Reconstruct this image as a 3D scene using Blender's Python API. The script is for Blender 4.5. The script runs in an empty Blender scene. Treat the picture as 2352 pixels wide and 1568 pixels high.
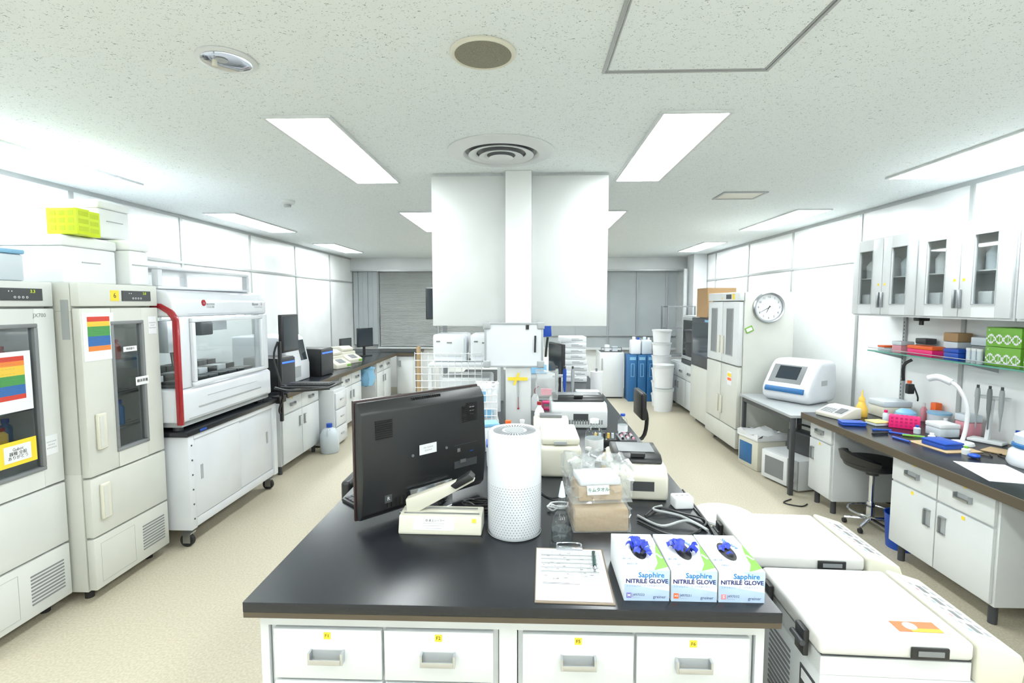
import bpy,bmesh,math,random
from mathutils import Vector,Matrix
random.seed(4)
SC=bpy.context.scene; COL=SC.collection
# ---------------------------------------------------------------- materials
def newmat(name):
    m=bpy.data.materials.new(name); m.use_nodes=True
    nt=m.node_tree; return m,nt,nt.nodes,nt.links
def mat(name,col,rough=.5,metal=0.,var=.04,vs=3.,bump=0.,bs=200.,coat=0.,emit=0.):
    m,nt,N,L=newmat(name); p=N['Principled BSDF']
    tc=N.new('ShaderNodeTexCoord'); no=N.new('ShaderNodeTexNoise'); no.inputs['Scale'].default_value=vs
    L.new(tc.outputs['Object'],no.inputs['Vector'])
    r=N.new('ShaderNodeValToRGB'); c=Vector(col)
    r.color_ramp.elements[0].position=.3;r.color_ramp.elements[1].position=.7
    r.color_ramp.elements[0].color=(*(c*(1-var)),1); r.color_ramp.elements[1].color=(*[min(1,x*(1+var)) for x in c],1)
    L.new(no.outputs[0],r.inputs[0]); L.new(r.outputs[0],p.inputs['Base Color'])
    p.inputs['Roughness'].default_value=rough; p.inputs['Metallic'].default_value=metal
    p.inputs['Coat Weight'].default_value=coat
    if emit:
        p.inputs['Emission Color'].default_value=(*col,1); p.inputs['Emission Strength'].default_value=emit
    if bump:
        n2=N.new('ShaderNodeTexNoise'); n2.inputs['Scale'].default_value=bs; L.new(tc.outputs['Object'],n2.inputs['Vector'])
        b=N.new('ShaderNodeBump'); b.inputs['Strength'].default_value=bump; b.inputs['Distance'].default_value=.01
        L.new(n2.outputs[0],b.inputs['Height']); L.new(b.outputs[0],p.inputs['Normal'])
    return m
def glass(name,tint=(.8,.9,.88),fac=.04,rough=.03,edge=.45,milk=0.):
    m,nt,N,L=newmat(name); N.remove(N['Principled BSDF']); o=N['Material Output']
    t=N.new('ShaderNodeBsdfTransparent'); t.inputs[0].default_value=(*tint,1)
    g=N.new('ShaderNodeBsdfGlossy'); g.inputs['Roughness'].default_value=rough
    lw=N.new('ShaderNodeLayerWeight'); lw.inputs[0].default_value=.5
    pw=N.new('ShaderNodeMath'); pw.operation='POWER'; pw.inputs[1].default_value=3; L.new(lw.outputs['Facing'],pw.inputs[0])
    ad=N.new('ShaderNodeMath'); ad.operation='MULTIPLY_ADD'; ad.inputs[1].default_value=edge; ad.inputs[2].default_value=fac; ad.use_clamp=True
    L.new(pw.outputs[0],ad.inputs[0])
    x=N.new('ShaderNodeMixShader'); L.new(ad.outputs[0],x.inputs[0]); L.new(t.outputs[0],x.inputs[1]); L.new(g.outputs[0],x.inputs[2])
    out=x
    if milk:
        d=N.new('ShaderNodeBsdfDiffuse'); d.inputs[0].default_value=(.85,.88,.88,1)
        y=N.new('ShaderNodeMixShader'); y.inputs[0].default_value=milk; L.new(x.outputs[0],y.inputs[1]); L.new(d.outputs[0],y.inputs[2]); out=y
    L.new(out.outputs[0],o.inputs[0])
    return m
WHITE=mat('white_enamel',(.645,.67,.68),.35)
WALL=mat('wall_panel',(.84,.86,.86),.3)
POSTM=mat('post_white',(.74,.76,.76),.45)
BOARD=mat('partition_board',(.60,.62,.62),.5)
GWHITE=mat('gloss_white_plastic',(.67,.695,.735),.22,coat=.25)
CREAM=mat('cream_enamel',(.59,.60,.555),.4)
BEIGE=mat('beige_plastic',(.64,.625,.53),.4)
LGREY=mat('light_grey',(.36,.38,.39),.4)
GREY=mat('mid_grey',(.20,.21,.22),.45)
DGREY=mat('dark_grey',(.05,.054,.06),.45)
BLACK=mat('black_plastic',(.014,.015,.016),.38)
TOP=mat('bench_black',(.014,.016,.020),.27,bump=.03,bs=400)
EDGE=mat('bench_edge',(.085,.066,.042),.5)
CHROME=mat('chrome',(.62,.64,.68),.12,1.)
STEEL=mat('steel',(.42,.44,.46),.3,1.)
YEL=mat('yellow_note',(.85,.62,.04),.6)
RED=mat('red_gloss',(.33,.010,.018),.25,coat=.4)
BLUE=mat('blue_plastic',(.01,.07,.42),.4)
BLUE2=mat('blue_bin',(.02,.13,.33),.45)
LBLUE=mat('pale_blue',(.22,.46,.68),.4)
NAVY=mat('navy_ink',(.012,.016,.15),.5)
CYAN=mat('cyan_ink',(.01,.20,.55),.5)
GREEN=mat('green_print',(.16,.40,.04),.5)
LIME=mat('lime_plastic',(.62,.76,.01),.4)
LIMED=mat('lime_shade',(.50,.62,.01),.5)
DGREEN=mat('dark_green_ink',(.0,.14,.06),.5)
PINK=mat('pink_plastic',(.80,.015,.18),.4)
LPINK=mat('pale_pink_ink',(.70,.30,.36),.5)
ORANGE=mat('orange_plastic',(.85,.13,.02),.4)
PAPER=mat('paper',(.74,.755,.775),.7,var=.02)
CARD=mat('cardboard',(.38,.24,.12),.8,bump=.1)
KRAFT=mat('kraft_paper',(.46,.33,.19),.8,bump=.4,bs=40)
FOAM=mat('styrofoam',(.80,.82,.82),.8,bump=.1,bs=150)
INK=mat('print_grey',(.16,.17,.19),.6)
INKB=mat('print_black',(.015,.015,.015),.6)
NITR=mat('nitrile_blue',(.02,.045,.45),.4,var=.3,vs=40)
PERI=mat('badge_violet',(.2,.16,.55),.5)
RUB=mat('rubber',(.02,.02,.02),.7)
BLED=mat('blue_led',(.02,.08,1.),.4,emit=2)
SCR=mat('dark_screen',(.025,.035,.045),.1)
AMBER=mat('amber_liquid_bottle',(.78,.50,.08),.3)
FROST=mat('frosted_plastic',(.58,.64,.69),.3)
LIQ=mat('dark_red_reagent',(.30,.03,.02),.3)
SPKR=mat('speaker_mesh',(.22,.205,.155),.6,var=.3,vs=300)
ADDED_LAMP=mat('added_interior_lamp',(.95,1.,1.),.5,emit=4.)  # emissive strip, added to brighten closed interiors
GLS=glass('clear_glass',(.96,.98,.98),.05); GLSD=glass('tinted_glass',(.80,.83,.84),.07); GLSW=glass('cabinet_glass',(.95,.97,.97),.12); GLSB=glass('thin_bottle_glass',(.95,.975,.975),.05)
SHG=glass('shelf_glass',(.75,.9,.86),.08); FILM=glass('crinkled_film',(.97,.98,.98),.06,.15,.30,.12); SMOKE=glass('smoked_lid',(.16,.17,.18),.08)
LENS=mat('light_panel_emitter',(1.,1.,1.),.5)
_p=LENS.node_tree.nodes['Principled BSDF']; _p.inputs['Emission Color'].default_value=(.94,.995,1.,1); _p.inputs['Emission Strength'].default_value=14.
def ceilmat():
    m,nt,N,L=newmat('acoustic_ceiling'); p=N['Principled BSDF']; tc=N.new('ShaderNodeTexCoord')
    mp=N.new('ShaderNodeMapping'); L.new(tc.outputs['Object'],mp.inputs[0]); mp.inputs['Scale'].default_value=(1,1.35,1)
    a=N.new('ShaderNodeTexNoise'); a.inputs['Scale'].default_value=78; a.inputs['Detail'].default_value=2.; a.inputs['Distortion'].default_value=1.8; L.new(mp.outputs[0],a.inputs[0])
    r=N.new('ShaderNodeValToRGB'); r.color_ramp.elements[0].position=.635; r.color_ramp.elements[1].position=.675
    r.color_ramp.elements[0].color=(.775,.825,.835,1); r.color_ramp.elements[1].color=(.33,.36,.36,1)
    L.new(a.outputs[0],r.inputs[0]); L.new(r.outputs[0],p.inputs['Base Color']); p.inputs['Roughness'].default_value=.85
    return m
def floormat():
    m,nt,N,L=newmat('beige_floor'); p=N['Principled BSDF']; tc=N.new('ShaderNodeTexCoord')
    a=N.new('ShaderNodeTexNoise'); a.inputs['Scale'].default_value=90; a.inputs['Detail'].default_value=4; L.new(tc.outputs['Object'],a.inputs[0])
    r=N.new('ShaderNodeValToRGB'); r.color_ramp.elements[0].position=.35; r.color_ramp.elements[1].position=.65
    r.color_ramp.elements[0].color=(.47,.42,.31,1); r.color_ramp.elements[1].color=(.575,.53,.42,1)
    L.new(a.outputs[0],r.inputs[0]); L.new(r.outputs[0],p.inputs['Base Color']); p.inputs['Roughness'].default_value=.5; return m
CEIL=ceilmat(); FLOOR=floormat()
# ---------------------------------------------------------------- mesh builder
class B:
    def __init__(s,*mats): s.bm=bmesh.new(); s.mats=list(mats)
    def mi(s,m):
        if isinstance(m,int): return m
        if m not in s.mats: s.mats.append(m)
        return s.mats.index(m)
    def _new(s,vs,fs,m,bev=0,seg=2,smooth=False):
        m=s.mi(m); V=[s.bm.verts.new(v) for v in vs]; F=[]
        for f in fs:
            try: q=s.bm.faces.new([V[i] for i in f]); q.material_index=m; q.smooth=smooth; F.append(q)
            except ValueError: pass
        if bev:
            bmesh.ops.recalc_face_normals(s.bm,faces=F)
            E=list({e for f in F for e in f.edges if e.calc_face_angle(0)>.6})
            r=bmesh.ops.bevel(s.bm,geom=E,offset=bev,segments=seg,affect='EDGES',profile=.5)
            for f in r['faces']: f.material_index=m; f.smooth=True
        return s
    def box(s,x0,x1,y0,y1,z0,z1,m=0,bev=0,seg=2):
        bev=min(bev,.4*min(abs(x1-x0),abs(y1-y0),abs(z1-z0)))
        vs=[(x,y,z) for z in (z0,z1) for y in (y0,y1) for x in (x0,x1)]
        return s._new(vs,[(0,2,3,1),(4,5,7,6),(0,1,5,4),(2,6,7,3),(0,4,6,2),(1,3,7,5)],m,bev,seg)
    def prism(s,pts,a0,a1,ax='x',m=0,bev=0,seg=2):
        def P(u,v,a): return {'x':(a,u,v),'y':(u,a,v),'z':(u,v,a)}[ax]
        n=len(pts); vs=[P(u,v,a0) for u,v in pts]+[P(u,v,a1) for u,v in pts]
        fs=[tuple(range(n))[::-1],tuple(range(n,2*n))]+[(i,(i+1)%n,n+(i+1)%n,n+i) for i in range(n)]
        s._new(vs,fs,m,bev,seg); return s
    def lathe(s,cx,cy,prof,m=0,seg=28,ax='z',cz=0):
        def P(r,h,t):
            a,b=r*math.cos(t),r*math.sin(t)
            return {'z':(cx+a,cy+b,cz+h),'y':(cx+a,cy+h,cz+b),'x':(cx+h,cy+a,cz+b)}[ax]
        vs=[];ringed=len(prof)>2 and prof[0][0]>.001 and prof[-1][0]>.001
        n=len(prof)
        for i in range(seg):
            for r,h in prof: vs.append(P(max(r,.00001),h,2*math.pi*i/seg))
        J=n if ringed else n-1
        fs=[(i*n+j,((i+1)%seg)*n+j,((i+1)%seg)*n+(j+1)%n,i*n+(j+1)%n) for i in range(seg) for j in range(J)]
        if not ringed: fs.append(tuple(i*n for i in range(seg))[::-1]); fs.append(tuple(i*n+n-1 for i in range(seg)))
        return s._new(vs,fs,m,smooth=True)
    def cyl(s,cx,cy,cz,h,r,m=0,ax='z',seg=24,r2=None):
        return s.lathe(cx,cy,[(r,0),(r if r2 is None else r2,h)],m,seg,ax,cz)
    def ball(s,cx,cy,cz,r,m=0,sz=1.,seg=16):
        return s.lathe(cx,cy,[(r*math.sin(math.pi*i/10),-r*sz*math.cos(math.pi*i/10)) for i in range(11)],m,seg,'z',cz)
    def tube(s,pts,r,m=0,seg=8,sm=4):
        P=[Vector(p) for p in pts]
        if sm>1 and len(P)>2:
            Q=[]
            for i in range(len(P)-1):
                p0=P[max(i-1,0)];p1=P[i];p2=P[i+1];p3=P[min(i+2,len(P)-1)]
                for k in range(sm):
                    t=k/sm; Q.append(.5*((2*p1)+(p2-p0)*t+(2*p0-5*p1+4*p2-p3)*t*t+(3*p1-p0-3*p2+p3)*t**3))
            Q.append(P[-1]); P=Q
        vs=[];up=None
        for i,p in enumerate(P):
            d=(P[min(i+1,len(P)-1)]-P[max(i-1,0)])
            if d.length<1e-7: d=Vector((0,0,1))
            d.normalize()
            if up is None: up=d.orthogonal().normalized()
            up=(up-d*up.dot(d)); up=up.normalized() if up.length>1e-6 else d.orthogonal().normalized()
            w=d.cross(up)
            for k in range(seg):
                t=2*math.pi*k/seg; vs.append(p+(up*math.cos(t)+w*math.sin(t))*r)
        n=len(P); fs=[(i*seg+k,i*seg+(k+1)%seg,(i+1)*seg+(k+1)%seg,(i+1)*seg+k) for i in range(n-1) for k in range(seg)]
        fs.append(tuple(range(seg))[::-1]); fs.append(tuple((n-1)*seg+k for k in range(seg)))
        return s._new(vs,fs,m,smooth=True)
    def text(s,body,x,y,z,size,m=0,face='f',al='CENTER',bold=0.):
        cu=bpy.data.curves.new('t','FONT'); cu.body=body; cu.size=size; cu.align_x=al; cu.align_y='CENTER'; cu.resolution_u=2; cu.offset=bold*size
        ob=bpy.data.objects.new('t',cu); COL.objects.link(ob); bpy.context.view_layer.update()
        me=bpy.data.meshes.new_from_object(ob.evaluated_get(bpy.context.evaluated_depsgraph_get()))
        R={'f':Matrix.Rotation(math.pi/2,4,'X'),'t':Matrix.Identity(4),
           'b':Matrix.Rotation(math.pi,4,'Z')@Matrix.Rotation(math.pi/2,4,'X')}[face] if isinstance(face,str) else face
        me.transform(Matrix.Translation((x,y,z))@R); k=s.mi(m)
        n0=len(s.bm.faces); s.bm.from_mesh(me); s.bm.faces.ensure_lookup_table()
        for i in range(n0,len(s.bm.faces)): s.bm.faces[i].material_index=k
        bpy.data.objects.remove(ob); bpy.data.meshes.remove(me); return s
    def ring(s,x0,x1,z0,z1,w,y0,y1,m=0,bev=0):
        s.box(x0,x1,y0,y1,z1-w,z1,m,bev); s.box(x0,x1,y0,y1,z0,z0+w,m,bev)
        s.box(x0,x0+w,y0,y1,z0+w,z1-w,m,bev); return s.box(x1-w,x1,y0,y1,z0+w,z1-w,m,bev)
    def jitter(s,cuts,a,zmin,extra=0):
        bmesh.ops.subdivide_edges(s.bm,edges=s.bm.edges,cuts=cuts,use_grid_fill=True)
        zt=max(v.co.z for v in s.bm.verts)-.005
        for v_ in s.bm.verts:
            if v_.co.z>zmin:
                top=v_.co.z>zt
                v_.co+=Vector([random.uniform(-a,a) for _ in range(3)])
                if top: v_.co.z+=random.uniform(0,extra)
        return s
    def obj(s,name,parent=None,label=None,cat=None,loc=(0,0,0),rot=0.,group=None,kind=None,rot3=None):
        me=bpy.data.meshes.new(name)
        bmesh.ops.recalc_face_normals(s.bm,faces=s.bm.faces); s.bm.to_mesh(me); s.bm.free()
        for m in s.mats: me.materials.append(m)
        me.set_sharp_from_angle(angle=.7)
        o=bpy.data.objects.new(name,me); COL.objects.link(o); o.location=loc; o.rotation_euler=rot3 or (0,0,math.radians(rot))
        if parent: o.parent=parent
        if label: o['label']=label
        if cat: o['category']=cat
        if group: o['group']=group
        if kind: o['kind']=kind
        return o
def thing(name,label,cat,loc,rot=0,group=None):
    e=bpy.data.objects.new(name,None); COL.objects.link(e); e.empty_display_size=.1; e.location=loc; e.rotation_euler=(0,0,math.radians(rot))
    e['label']=label; e['category']=cat
    if group: e['group']=group
    return e
def dup(o,loc=None,rot=None,par=None,label=None):
    n=o.copy(); COL.objects.link(n)
    if loc is not None: n.location=loc
    if rot is not None: n.rotation_euler=(0,0,math.radians(rot))
    if par is not None: n.parent=par
    if label: n['label']=label
    for c in [c for c in bpy.data.objects if c.parent==o]: dup(c,par=n)
    return n
# ---------------------------------------------------------------- room
XL,XR,YN,YF,H=-3.4,3.1,-3.0,9.8,2.5
def st(b,name): return b.obj(name,kind='structure')
st(B(FLOOR).box(XL-.1,XR+.1,YN-.1,YF+.1,-.1,0),'floor')
st(B(CEIL).box(XL-.1,XR+.1,YN-.1,YF+.1,H,H+.1),'ceiling')
st(B(WALL).box(XL-.1,XL,YN,YF,0,H),'wall_left')
st(B(WALL).box(XR,XR+.1,YN,YF,0,H),'wall_right')
st(B(WALL).box(XL-.1,XR+.1,YF,YF+.1,0,H),'wall_far')
st(B(WALL).box(XL-.1,XR+.1,YN-.1,YN,0,H),'wall_near')
k=1
TR=mat('trim_grey',(.44,.46,.46),.35,.3)
for y in (1.3,2.5,3.7,4.88,6.1,7.3,8.55):
    st(B(TR).box(XL,XL+.012,y-.016,y+.016,0,H),'trim_%d'%k); k+=1
    st(B(TR).box(XR-.012,XR,y-.016,y+.016,0,H),'trim_%d'%k); k+=1
for x0,x1 in ((XL,XL+.013),(XR-.013,XR)):
    st(B(TR).box(x0,x1,YN,YF,2.03,2.055),'trim_%d'%k); k+=1
    st(B(TR).box(x0,x1,YN,YF,2.47,2.4995),'trim_%d'%k); k+=1
st(B(WHITE).box(XL,XR,9.58,YF,2.26,H-.0005).box(XL,XR,9.56,9.58,2.25,2.28,TR),'trim_%d'%k); k+=1
st(B(WHITE).box(2.86,XR-.01,8.95,9.3,0,H-.0005),'trim_%d'%k); k+=1
st(B(WHITE).tube([(2.8,9.2,0),(2.8,9.2,2.26)],.035,sm=1),'trim_%d'%k); k+=1
BLIND=mat('blind_slats',(.58,.60,.595),.5); BACKL=mat('window_light',(.58,.61,.61),.5); VBL=mat('grey_panel_blind',(.37,.405,.415),.6)
b=B(BACKL,BLIND).box(-2.9,-.6,9.77,9.8,.8,2.26)
z=.82
while z<2.24: b.prism([(9.70,z),(9.735,z+.02),(9.736,z+.023),(9.70,z+.003)],-2.88,-.6,'x',1); z+=.027
b.box(-2.93,-.57,9.68,9.78,.77,.8,WHITE)
for x in (-2.91,-1.75,-.6): b.box(x-.015,x+.015,9.68,9.77,.8,2.26,LGREY)
b.obj('window_1',kind='structure')
b=B(VBL)
for i in range(5): b.box(-3.38+i*.094,-3.29+i*.094,9.66+.01*(i%2),9.67+.01*(i%2),.85,2.25)
b.obj('window_2',kind='structure')
b=B(VBL,LGREY)
b.box(.3,2.8,9.72,9.8,.8,2.26)
for x in (.9,1.5,2.05,2.6): b.box(x-.012,x+.012,9.69,9.72,.8,2.26,1)
b.box(.3,2.8,9.66,9.8,.76,.8,WHITE).box(.3,2.8,9.68,9.72,1.02,1.04,1)
b.obj('window_3',kind='structure')
# ---------------------------------------------------------------- ceiling fixtures
L0=thing('ceiling_light','long white recessed rectangular ceiling light panel','ceiling light',(-1.07,2.985,H),0,'recessed ceiling lights')
B(WHITE).box(-.16,-.145,-.64,.64,-.012,-.0005).box(.145,.16,-.64,.64,-.012,-.0005).box(-.145,.145,-.64,-.625,-.012,-.0005).box(-.145,.145,.625,.64,-.012,-.0005).obj('frame',L0)
B(LENS).box(-.145,.145,-.625,.625,-.006,-.0005).obj('diffuser',L0)
for x in (-2.94,-1.07,.75,2.60):
    for y in (-2.0,.45,2.985,5.405,7.85):
        if (x,y)!=(-1.07,2.985): dup(L0,(x,y,H))
D=thing('ceiling_downlight','round recessed chrome downlight with a hanging tag','downlight',(-1.07,1.82,H))
B(WHITE).lathe(0,0,[(.080,-.001),(.098,-.001),(.098,-.006),(.083,-.010),(.080,-.008)],0,40).obj('rim',D)
B(CHROME).lathe(0,0,[(0,-.0005),(.0805,-.0005),(.0805,-.008),(.070,-.003),(.045,-.0012),(0,-.001)],0,40).obj('reflector',D)
B(LGREY).cyl(-.02,0,-.0035,.002,.022,0,'z',20,.022).obj('socket',D)
B(STEEL,BEIGE).tube([(-.02,-.04,-.004),(-.02,-.04,-.02)],.002,0,sm=1).cyl(-.02,-.04,-.040,.02,.008,1).obj('tag',D)
S=thing('ceiling_speaker','round brown mesh ceiling speaker with cream rim','speaker',(-.16,1.80,H))
B(BEIGE).lathe(0,0,[(.098,-.001),(.113,-.001),(.113,-.006),(.105,-.012),(.098,-.010)],0,48).obj('rim',S)
B(SPKR).lathe(0,0,[(.0,-.001),(.099,-.001),(.099,-.009),(.05,-.012),(.0,-.013)],0,48).obj('grille',S)
Df=thing('air_diffuser','round white stepped ceiling air diffuser with concentric cones','air vent',(-.16,2.93,H))
B(WHITE).lathe(0,0,[(.20,-.001),(.30,-.001),(.30,-.006),(.27,-.018),(.215,-.022),(.20,-.005)],0,64).obj('rim',Df)
B(GREY).lathe(0,0,[(0,-.001),(.205,-.001),(.205,-.003),(0,-.003)],0,48).obj('throat',Df)
for r,zz in ((.185,-.012),(.125,-.020),(.07,-.028)):
    B(WHITE).lathe(0,0,[(r-.045,zz+.002),(r-.01,zz-.004),(r,zz-.012),(r-.004,zz-.014),(r-.03,zz-.008),(r-.045,zz-.003)] if r>.08 else [(0,zz),(r-.02,zz-.002),(r,zz-.010),(r-.02,zz-.014),(0,zz-.014)],0,48).obj('cone',Df)
h=thing('access_hatch','square ceiling access hatch with grey metal frame','access hatch',(.575,1.66,H))
B(LGREY).box(-.305,.305,.295,.305,-.006,-.0005).box(-.305,.305,-.305,-.295,-.006,-.0005).box(-.305,-.295,-.295,.295,-.006,-.0005).box(.295,.305,-.295,.295,-.006,-.0005).box(-.289,.289,.285,.289,-.005,-.0005).box(-.289,-.285,-.285,.285,-.005,-.0005).box(.285,.289,-.285,.285,-.005,-.0005).obj('frame',h)
B(CEIL).box(-.284,.284,-.284,.284,-.003,-.0005).obj('panel',h)
sd=thing('smoke_detector','small round white ceiling smoke detector','smoke detector',(-2.03,4.25,H))
B(WHITE).lathe(0,0,[(0,-.0005),(.06,-.0005),(.06,-.02),(.045,-.03),(0,-.032)]).obj('base',sd)
B(LGREY).lathe(0,0,[(0,-.032),(.03,-.032),(.028,-.05),(0,-.052)]).obj('sensor',sd)
v=thing('ceiling_vent','small rectangular cream ceiling vent cover','air vent',(1.67,4.15,H))
B(LGREY).box(-.17,.17,-.13,-.11,-.01,-.0005).box(-.17,.17,.11,.13,-.01,-.0005).box(-.17,-.15,-.11,.11,-.01,-.0005).box(.15,.17,-.11,.11,-.01,-.0005).obj('frame',v)
B(BEIGE).box(-.15,.15,-.11,.11,-.006,-.0005).obj('cover',v)
# ---------------------------------------------------------------- cabinets
def pull(par,x,y,z,w=.1,mm=CHROME,vert=False,name='handle',lab=None):
    b=B(mm)
    if not vert:
        b.box(x-w/2+.006,x+w/2-.006,y-.002,y-.0002,z-.016,z+.014,LGREY)
        b.box(x-w/2,x-w/2+.006,y-.022,y,z-.018,z+.016).box(x+w/2-.006,x+w/2,y-.022,y,z-.018,z+.016)
        b.prism([(y-.022,z-.018),(y-.026,z-.010),(y-.024,z-.001),(y-.020,z-.001),(y-.018,z-.018)],x-w/2+.006,x+w/2-.006,'x')
    else:
        b.box(x-.012,x+.018,y-.003,y,z-w/2+.006,z+w/2-.006,LGREY)
        b.box(x-.02,x-.012,y-.018,y,z-w/2+.006,z+w/2-.006).box(x-.02,x+.02,y-.014,y,z+w/2-.006,z+w/2).box(x-.02,x+.02,y-.014,y,z-w/2,z-w/2+.006)
    return b.obj(name,par,label=lab)
def note(par,x,y,z,s=.02,t=None,m=YEL):
    b=B(m,INKB).box(x-s/2,x+s/2,y-.0015,y-.0002,z-s/2,z+s/2)
    if t: b.text(t,x,y-.002,z,s*.7,1)
    return b.obj('sticker',par)
def cabinet(name,label,loc,rot,W,Dp,z0,z1,rows,m=WHITE,hm=CHROME,feet=True,hw=.1,group=None):
    e=thing(name,label,'cabinet',loc,rot,group)
    b=B(m,DGREY).box(-W/2,W/2,.018,Dp,z0,z1,0,.002)
    if feet:
        for sx in (-1,1):
            for yy in (.06,Dp-.06): b.cyl(sx*(W/2-.05),yy,0,z0,.02,1)
    b.obj('body',e)
    for (a,c,n,kind,notes) in rows:
        ww=(W-.02)/n
        for i in range(n):
            x0=-W/2+.01+i*ww+.004; x1=x0+ww-.008
            p=B(m).box(x0,x1,0,.0175,a+.004,c-.004,0,.002).obj('drawer' if kind=='drawer' else 'door',e)
            if kind=='drawer': pull(p,(x0+x1)/2,0,(a+c)/2,min(hw,ww*.5),hm)
            elif kind=='door': pull(p,(x1-.05) if (i%2==0 and n>1) else (x0+.05),0,c-.12 if c-a>.3 else (a+c)/2,.1,hm,True)
            if notes and notes[i]: note(p,(x0+x1)/2,0,c-.022,.02,notes[i] if notes[i]!='_' else None)
    return e
cb=thing('central_bench','long island laboratory bench with black surface and brown edge','bench',(-.057,3.9,0))
B(TOP).box(-.75,.75,-2.56,2.5,.770,.80,0,.002).obj('worktop',cb)
B(EDGE).box(-.749,.749,-2.559,2.499,.754,.7697).obj('edge_band',cb)
b=B(WHITE).box(-.72,.72,-2.525,-2.485,.712,.753)
for x0,x1 in ((-.72,-.696),(-.026,.025),(.696,.72)): b.box(x0,x1,-2.525,-2.485,0,.712)
b.box(-.12,.12,-1.9,2.3,.02,.75).box(-.70,.70,2.3,2.34,.02,.75); b.obj('frame',cb)
rowsL=[(.55,.708,2,'drawer',('F1','F2')),(.39,.548,2,'drawer',None),(.06,.388,2,'door',None)]
rowsR=[(.55,.708,2,'drawer',('F5','F6')),(.39,.548,2,'drawer',None),(.06,.388,2,'door',None)]
cabinet('base_cabinet','white steel base cabinet with chrome drawer pulls and yellow tags',(-.418,1.37,0),0,.665,.55,.05,.710,rowsL)
cabinet('base_cabinet','white steel base cabinet with chrome drawer pulls and yellow tags',(.303,1.37,0),0,.665,.55,.05,.710,rowsR)
cabinet('base_cabinet','white steel base cabinet facing the aisle under island bench',(.66,3.0,0),90,.9,.5,.05,.750,[(.6,.74,2,'drawer',None),(.06,.59,2,'door',None)])
# ---------------------------------------------------------------- column boards
cp=thing('suspended_partition','white hanging partition boards fixed to a post reaching the ceiling','partition',(-.07,3.36,.8))
B(POSTM).box(-.085,.085,-.02,.12,0.0005,1.6995,0,.004).obj('post',cp)
B(BOARD).box(-.58,-.086,.04,.08,.69,1.68,0,.003).obj('board',cp)
B(BOARD).box(.086,.59,.04,.08,.69,1.68,0,.003).obj('board',cp)
wb=thing('whiteboard','small whiteboard with rounded grey corners and a marker','whiteboard',(-.1,3.32,1.22))
B(GWHITE).box(-.185,.185,0,.015,.01,.285,0).obj('panel',wb)
b=B(LGREY).ring(-.195,.195,.0,.295,.012,-.006,.018,0,.003)
for sx in (-1,1):
    for zz in (.02,.275): b.box(sx*.178-.024,sx*.178+.024,-.01,.019,zz-.024,zz+.024,0,.008,3)
b.obj('frame',wb)
B(INKB).tube([(.14,-.008,.1),(.142,-.008,.21)],.006,sm=1).box(.08,.1,-.006,-.003,.25,.28).obj('marker',wb)
tm=thing('thermometer','thin glass thermometer with red bulb fixed by yellow tape','thermometer',(-.07,3.338,.93))
B(LGREY,RED).tube([(0,-.005,.02),(0,-.005,.22)],.004,0,sm=1).ball(0,-.005,.012,.007,1).tube([(0,-.010,.015),(0,-.010,.09)],.0015,1,sm=1).obj('tube',tm)
B(YEL).box(-.07,.06,-.011,-.0095,.2,.222).prism([(-.035,.17),(-.02,.17),(.01,.25),(-.005,.25)],-.0125,-.0112,'y').obj('tape',tm)
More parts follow.
